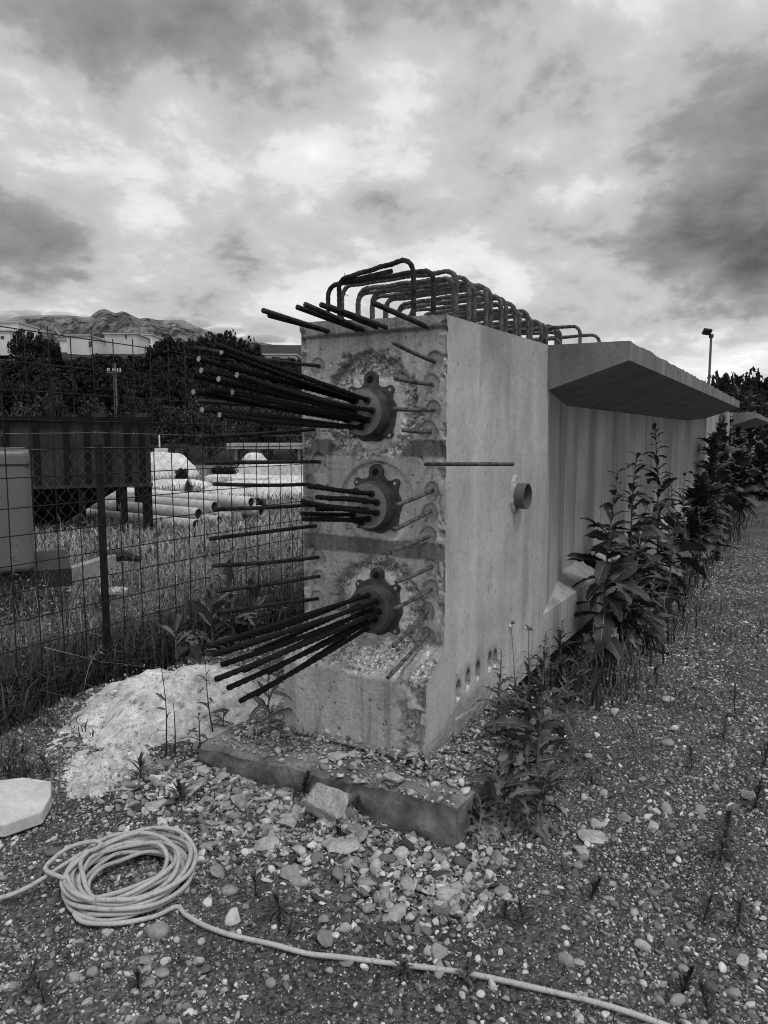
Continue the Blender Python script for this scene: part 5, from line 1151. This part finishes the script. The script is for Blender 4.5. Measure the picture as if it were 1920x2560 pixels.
# stacked pale pipes
PIPES = [(492, 1314, .095, 'front pale pipe lying lowest, its dark mouth nearest'), (549, 1304, .095, 'pale pipe on the ground right of the nearest one'), (588, 1291, .095, 'pale pipe on the ground, third from the front'), (612, 1292, .095, 'pale pipe on the ground, fourth from the front'), (640, 1289, .095, 'pale pipe on the ground at the far right of the stack'), (498, 1285, .25, 'grey-shaded pipe resting on the front one'), (538, 1267, .33, 'bright pipe lying on top of the stack'), (612, 1264, .25, 'pale pipe in the back of the upper row'), (630, 1256, .38, 'farthest pipe on top at the back of the stack'), (655, 1278, .22, 'short-looking pipe mouth at the right end of the stack')]
pdir = -e_r * .82 + e_f * .57
for i, (px, py, z_, lab) in enumerate(PIPES):
    D = (1.6 - z_) * F / (py - 1087); q = at(px, py, D); q[2] = z_; dv = unit(pdir + e_r * .02 * (i % 3)); a1 = unit(np.cross(dv, e_u)); a2 = np.cross(a1, dv)
    mb = MB(); mb.ring(q, a1, a2, dv, .092, .103, 6.0, 26, 0); mb.ring(q + dv * .06, a1, a2, dv, .0, .0915, .01, 20, 1)  # dark disc inside each mouth paints the shade of the open pipe
    mb.build('plastic_pipe', [MT['pipe'], MT['pipeinshade']], None, True, label=lab, cat='pipe', group='stacked pale pipes').data.set_sharp_from_angle(angle=.6)

# white heaps and slabs
def hp(px, D, rx, ry, h, seed, label, nm='sand_heap', rough=.22):
    g = gpos(px, D); return heap(nm, label, 'heap', g, rx, ry, h, seed, MT['sand'], 60, rough, .03, YAW - math.pi / 2, False, True)
hp(395, 27, 1.5, 1.2, .95, 111, 'tall white heap beside the right end of the hopper', rough=.15)
hp(636, 27, .78, .9, .92, 112, 'tall narrow white heap behind the bars, right of the pipes', rough=.15)
for i, (px, D, rx, h, lab) in enumerate(((430, 21.5, 1.3, .26, 'low white heap behind the hopper legs'), (650, 18.5, 1.5, .42, 'low broad white heap behind the pipe stack'), (740, 20, 1.3, .45, 'low white heap touching the girder outline'))): hp(px, D, rx, .8, h, 120 + i, lab, rough=.18)
for i, (px, D, w_, h, lab) in enumerate(((690, 22, 1.3, .16, 'flat white slab lying among the white heaps'), (600, 24, 1.1, .12, 'flat white slab in front of the tall narrow heap'), (730, 24.5, 1.0, .30, 'white slab stack at the girder outline'))):
    g = gpos(px, D); o = MB().obox([g[0], g[1], h], e_r * w_, e_f * .6, e_u * h).build('white_slab', MT['sand'], None, label=lab, cat='slab'); bevel(o, .03)
g = gpos(668, 34); o = MB().obox([g[0], g[1], 1.08], e_r * 1.75, e_f * .9, e_u * .13).build('grey_shelter', MT['bar'], None, label='low flat grey roof in the meadow behind the white heaps', cat='shelter')
for s in (-1.5, 1.5): MB().obox([*(g + e_r * s)[:2], .475], e_r * .06, e_f * .06, e_u * .475).build('leg', MT['bar'], o)
g = gpos(440, 33); o = MB().obox([g[0], g[1], 1.05], e_r * .55, e_f * .3, e_u * .12).build('dark_trough', MT['hopper'], None, label='dark trough on legs in the meadow right of the hopper', cat='trough')
for s in (-.45, .45): MB().obox([*(g + e_r * s)[:2], .465], e_r * .05, e_f * .25, e_u * .465).build('leg', MT['hopperrib'], o)
g = gpos(398, 32); o = MB().tube([g, g + e_u * 1.6], [.05, .03], 8).build('white_post', MT['pipe'], None, label='thin white marker post beside the hopper top', cat='post')
MB().obox([g[0] + .1, g[1], .92], e_r * .28, e_f * .08, e_u * .12).build('sign_board', MT['pipe'], o)

# bushes in the meadow
def crown_mesh(name, seed, n=1800, clumps=26, leaf=.055, squash=.85, tone=(.006, .022), style=0):
    r = np.random.default_rng(seed); c = r.normal(0, 1, (clumps, 3)); c = c / np.linalg.norm(c, axis=1)[:, None] * (r.random(clumps) ** .45)[:, None] * np.array([.78, .78, .78 * squash]); c[:, 2] = c[:, 2] * .8 + squash * .95
    w_ = r.uniform(.16, .34, clumps); k = r.integers(0, clumps, n); u = r.normal(0, 1, (n, 3)); u /= np.linalg.norm(u, axis=1)[:, None]
    p = c[k] + u * (w_[k] * r.random(n) ** .3)[:, None] * np.array([1, 1, .8]); p[:, 2] = np.maximum(p[:, 2], .02)
    if style == 1: p[:, :2] *= (1.25 - .75 * np.clip(p[:, 2] / 1.9, 0, 1))[:, None]
    q = r.normal(0, 1, (n, 3)); q /= np.linalg.norm(q, axis=1)[:, None]; e = np.cross(q, u); e /= np.linalg.norm(e, axis=1)[:, None] + 1e-9; f = np.cross(e, q)
    s = leaf * r.uniform(.6, 1.5, n)[:, None]
    V = np.stack([p - e * s, p - f * s * .55, p + e * s, p + f * s * .55], 1).reshape(-1, 3); T = np.arange(n * 4).reshape(n, 4)
    V[:, 2] *= 1.95 / np.percentile(V[:, 2], 99.7)
    tn = np.repeat(r.uniform(*tone, n) * (.7 + .6 * r.random(clumps))[k], 4)
    return np_mesh(name, V, T, 4, {'tone': tn})
CROWN = [crown_mesh('crown', 500 + k, 3600, 30 + 4 * k, .058, (.8, .95, .7, 1.1)[k % 4]) for k in range(5)]
CROWNP = [crown_mesh('crown', 520 + k, 2600, 28, .042, (.75, .9)[k % 2], (.012, .06)) for k in range(3)]
CONE = [crown_mesh('crown', 540, 1500, 22, .045, 1.0, (.02, .05), 1)]
for me in CROWN + CROWNP + CONE: me.materials.append(MT['fol'])
def trunk_mesh(seed):
    r = np.random.default_rng(seed); mb = MB(); mb.tube([(0, 0, -.1), (.03, .02, .35), (.0, .03, .8)], [.07, .05, .03], 7)
    for k in range(5):
        q = k * 1.3 + r.random(); z = .3 + .1 * k; mb.tube([(.02, .02, z), (.25 * math.cos(q), .25 * math.sin(q), z + .25), (.5 * math.cos(q), .5 * math.sin(q), z + .5)], [.03, .02, .008], 5)
    return mb.mesh('trunk')
TRUNK = [trunk_mesh(k) for k in range(3)]
for me in TRUNK: me.materials.append(MT['bark']); me.shade_smooth()
def tree(name, label, pos, w_, h, me, cat='tree', group=None, seed=0):
    root = empty(name, pos, label, cat, group, rz=seed * 1.7); r = np.random.default_rng(seed)
    c = bpy.data.objects.new('crown', me); COL.objects.link(c); c.parent = root; c.scale = (w_ / 2, w_ / 2 * r.uniform(.85, 1.1), h / 1.95)
    t = bpy.data.objects.new('trunk', TRUNK[seed % 3]); COL.objects.link(t); t.parent = root; t.scale = (w_ / 2.2, w_ / 2.2, h * .75); return root
def hz_at(px, D): 
    l = (px - CX) / F * D; return float(hill_h(np.array(D), np.array(l))) - .2
def tree_px(px, ytop, D, wpx, me, name, label, group, seed, cat='tree', onhill=True):
    ytop = ytop + (12 if onhill else 0)
    g = gpos(px, D); z = hz_at(px, D) if onhill else 0.0; h = 1.6 + (1087 - ytop) / F * D - z; g[2] = z
    return tree(name, label, g, wpx / F * D, max(h, .4), me, cat, group, seed)
for i, (px, D, wpx, yt, lab) in enumerate(((470, 17.5, 46, 1195, 'dark pointed bush between hopper and white slabs'), (560, 25, 75, 1165, 'dark round bush left of the tall narrow white heap'), (700, 25, 40, 1172, 'small dark bush right of the tall narrow white heap'), (450, 23, 45, 1170, 'small dark bush below the tall white heap'), (640, 14.5, 50, 1245, 'dark bush behind the right end of the pipes'))):
    g = gpos(px, D); tree('meadow_bush', lab, g, wpx / F * D, 1.6 + (1087 - yt) / F * D, CONE[0] if i == 0 else CROWN[i % 5], 'bush', None, 400 + i)

# wooded slope: trees that nothing tells apart share a label by layer
ORD = ['leftmost', 'second', 'third', 'fourth', 'fifth', 'sixth', 'seventh', 'eighth', 'ninth', 'tenth', 'eleventh', 'twelfth', 'thirteenth', 'fourteenth', 'fifteenth', 'sixteenth', 'seventeenth', 'eighteenth', 'nineteenth', 'twentieth']
def row(n, x0, x1, yt, amp, D0, D1, wpx, crowns, name, what, group, cat):
    global sd
    vis = 0
    for k in range(n):
        px = x0 + (x1 - x0) * k / (n - 1) + rng.uniform(-14, 14); sd += 1
        if px > 0: lab = ORD[vis] + (' ' + what if vis == 0 else ' from the left, ' + what); vis += 1
        else: lab = what + ', cut off by the left edge' + (' farther out' if px < -70 else '')
        tree_px(px, yt + amp * math.sin(k * 2.3) + rng.uniform(-7, 7), rng.uniform(D0, D1), wpx * rng.uniform(.85, 1.2), crowns[k % len(crowns)], name, lab, group, sd, cat)
sd = 0
row(13, -25, 900, 985, 20, 36, 39, 140, CROWNP, 'pale_bush', 'pale bush at the foot of the wooded slope', 'pale bushes at the foot of the wooded slope', 'bush')
row(14, -25, 920, 948, 12, 43, 47, 150, CROWN, 'slope_tree', 'dark tree in the second row up the slope', 'second row of slope trees', 'tree')
row(15, -25, 920, 920, 12, 51, 56, 150, CROWN, 'slope_tree', 'dark tree in the third row up the slope', 'third row of slope trees', 'tree')
row(16, -25, 920, 893, 8, 62, 70, 130, CROWN, 'slope_tree', 'dark tree in the fourth row up the slope', 'fourth row of slope trees', 'tree')
row(17, -25, 900, 888, 5, 84, 96, 110, CROWN, 'slope_tree', 'dark tree in the last row below the houses', 'last row of slope trees', 'tree')
for px, yt, wp, D, lab in ((85, 822, 90, 85, 'dark bush standing before the flat-roofed house at the left'), (135, 842, 60, 90, 'dark bush left of the white houses on the slope'), (400, 850, 80, 90, 'dark tree just right of the white houses'), (450, 838, 120, 80, 'dark tree with a broad crown right of the houses'), (510, 830, 100, 76, 'dark tree in the middle of the clump above the strands'), (562, 826, 110, 74, 'dark tree with the highest top above the black strands'), (610, 845, 100, 74, 'dark round tree at the right of the clump above the strands'), (650, 880, 80, 78, 'lower dark tree sloping down towards the girder'), (720, 912, 110, 80, 'dark tree close left of the girder face'), (800, 920, 120, 85, 'dark tree mostly hidden by the girder'), (-60, 850, 110, 80, 'dark tree at the left edge of the slope')):
    sd += 1; tree_px(px, yt, D, wp, CROWN[sd % 5], 'slope_tree', lab, None, sd)
for px, yt, wp, D, lab in ((1795, 940, 70, 46, 'dark tree behind the floodlight mast'), (1850, 948, 80, 44, 'dark tree over the far end of the girder flange'), (1905, 932, 70, 40, 'tall dark tree at the right edge'), (1960, 925, 110, 40, 'dark tree cut by the right edge'), (1875, 985, 100, 36, 'dark bush below the trees at the right'), (1930, 1000, 90, 32, 'dark bush at the right edge behind the weeds'), (1775, 1000, 70, 52, 'dark bush low behind the girder flange'), (1720, 1020, 80, 56, 'dark bush hidden behind the girder flange')):
    sd += 1; tree_px(px, yt, D, wp * 2.1, CROWN[sd % 5], 'roadside_tree', lab, None, sd, onhill=False)

# houses on the slope
def house(px0, px1, yt, yb, D, label, wins=(), parapet=None, dep=8, name='house'):
    a, b = gpos(px0, D), gpos(px1, D); c = (a + b) / 2 + hf * dep / 2; hw = np.linalg.norm(b - a) / 2; zt2 = 1.6 + (1087 - yt) / F * D; zb2 = 1.6 + (1087 - yb) / F * D - 3.0
    root = empty(name, (c[0], c[1], zb2), label, 'house', 'houses on the slope'); inv = Matrix.Translation((-c[0], -c[1], -zb2))
    def part(mb, nm, m): o = mb.build(nm, m, root); o.matrix_parent_inverse = inv; return o
    part(MB().obox([c[0], c[1], (zt2 + zb2) / 2], vr * hw, hf * dep / 2, e_u * (zt2 - zb2) / 2), 'wall', MT['house'])
    part(MB().obox([c[0], c[1], zt2 + .12], vr * (hw + .3), hf * (dep / 2 + .3), e_u * .12), 'roof', MT['roof'])
    for (x0, x1, y0, y1) in wins:
        p_, q_ = at((x0 + x1) / 2, (y0 + y1) / 2, D - .03), (x1 - x0) / F * D / 2
        part(MB().obox(p_, vr * q_, hf * .06, e_u * (y1 - y0) / F * D / 2), 'window', MT['pane'])
    if parapet:
        for (x0, x1, y0, y1) in parapet:
            p_, q_ = at((x0 + x1) / 2, (y0 + y1) / 2, D + 1.5), (x1 - x0) / F * D / 2; part(MB().obox(p_, vr * q_, hf * 1.0, e_u * (y1 - y0) / F * D / 2), 'roof_room', MT['house'])
    return root
house(-60, 38, 835, 852, 130, 'long low house at the left edge of the slope', [(2, 10, 840, 847)], None)
house(16, 60, 815, 836, 140, 'small flat-roofed house with a chimney at the far left', [(52, 58, 821, 824), (42, 46, 827, 833)], [(15, 19, 812, 816)])
house(160, 200, 856, 880, 145, 'small pale house at the left of the white group', [], None)
house(178, 232, 846, 882, 138, 'tall white house with a lean-to in the middle of the group', [(222, 230, 854, 868)], [(178, 188, 840, 848)])
house(232, 268, 855, 876, 150, 'low white house with a sloping white awning', [(262, 270, 858, 866)], None)
house(272, 350, 842, 886, 146, 'broad pale house right of the awning house', [(313, 317, 838, 846)], [(312, 340, 834, 844)])
house(345, 388, 845, 868, 160, 'pale house half hidden by the dark trees', [(372, 376, 850, 858)], None)
house(664, 742, 893, 912, 118, 'long white building seen just left of the girder top', [(690, 700, 897, 903), (715, 726, 897, 903)], [(708, 722, 887, 893)])

# utility pole in the wood, floodlight mast
g = gpos(293, 43); z0_ = hz_at(293, 43); pole = empty('utility_pole', (g[0], g[1], z0_), 'pale wooden utility pole with white insulators in the wood', 'pole'); inv = Matrix.Translation((-g[0], -g[1], -z0_))
tp = 1.6 + (1087 - 912) / F * 43
for mb, nm, m in ((MB().tube([g + e_u * z0_, g + e_u * tp], [.13, .09], 8), 'shaft', MT['lampm']), (MB().obox(g + e_u * (tp - .55) - hf * .12, vr * .42, hf * .05, e_u * .05), 'crossarm', MT['lampm'])):
    mb.build(nm, m, pole).matrix_parent_inverse = inv
for s in (-.38, -.28, -.04, .05, .22, .38): MB().tube([g + vr * s + e_u * (tp - .50) - hf * .12, g + vr * s + e_u * (tp - .30) - hf * .12], [.045, .03], 7).build('insulator', MT['pipe'], pole).matrix_parent_inverse = inv
D = 40; g = gpos(1766, D); mast = empty('floodlight_mast', g, 'slim floodlight mast rising behind the girder flange', 'lamp post'); inv = Matrix.Translation(tuple(-g))
zt3 = 1.6 + (1087 - 846) / F * D
for mb, nm, m in ((MB().tube([g, g + e_u * zt3], [.085, .06], 10), 'mast', MT['lampm']), (MB().obox(g + e_u * (zt3 - .02), vr * .09, hf * .09, e_u * .10), 'bracket', MT['black'])):
    mb.build(nm, m, mast).matrix_parent_inverse = inv
t1 = unit(-vr * 1 + e_u * .12); t2 = unit(e_u * 1 - hf * .55 + vr * .25); t3 = np.cross(t1, t2)
hc = g + e_u * (zt3 + .22) - vr * .24
lh = MB().obox(hc, t1 * .21, t2 * .16, t3 * .10).build('lamp_head', MT['black'], mast); lh.matrix_parent_inverse = inv
MB().obox(hc - e_u * .03 - hf * .13, t1 * .15, t2 * .10, t3 * .012).build('lens', MT['lampm'], lh).matrix_parent_inverse = inv

# low cloud hanging on the ridge
def cloud_bank():
    V0, T0 = IC[4]; Vs = []; Ts = []; o = 0
    for i, (px, py, w_, h) in enumerate(((212, 796, 24, 8), (150, 786, 40, 5), (60, 786, 50, 9), (0, 796, 60, 14), (440, 800, 34, 8), (490, 812, 40, 10), (560, 828, 50, 9), (650, 848, 60, 9))):
        D = 3750.; c = at(px, py, D); k = D / F
        n = fbm(V0[:, 0] * 2 + i * 7, V0[:, 1] * 2, V0[:, 2] * 2, 700 + i, 4, .6); s_ = (.45 + 1.1 * n)[:, None]
        Vs.append(c + (V0 * s_) @ np.array([vr * w_ * k, hf * w_ * k * .8, np.array([0, 0, 1.]) * h * k])); Ts.append(T0 + o); o += len(V0)
    m = bpy.data.materials.new('cloud_vapour'); m.use_nodes = True; t = NT(m.node_tree); t.n.clear()
    pv = t.new('ShaderNodeVolumePrincipled'); pv.inputs['Color'].default_value = (.95, .95, .95, 1); pv.inputs['Density'].default_value = .010; pv.inputs['Anisotropy'].default_value = .2
    mo = t.new('ShaderNodeOutputMaterial'); t.l.new(pv.outputs[0], mo.inputs['Volume'])
    link('low_cloud', np_mesh('low_cloud', np.concatenate(Vs), np.concatenate(Ts)), m, None, True, kind='stuff')
cloud_bank()
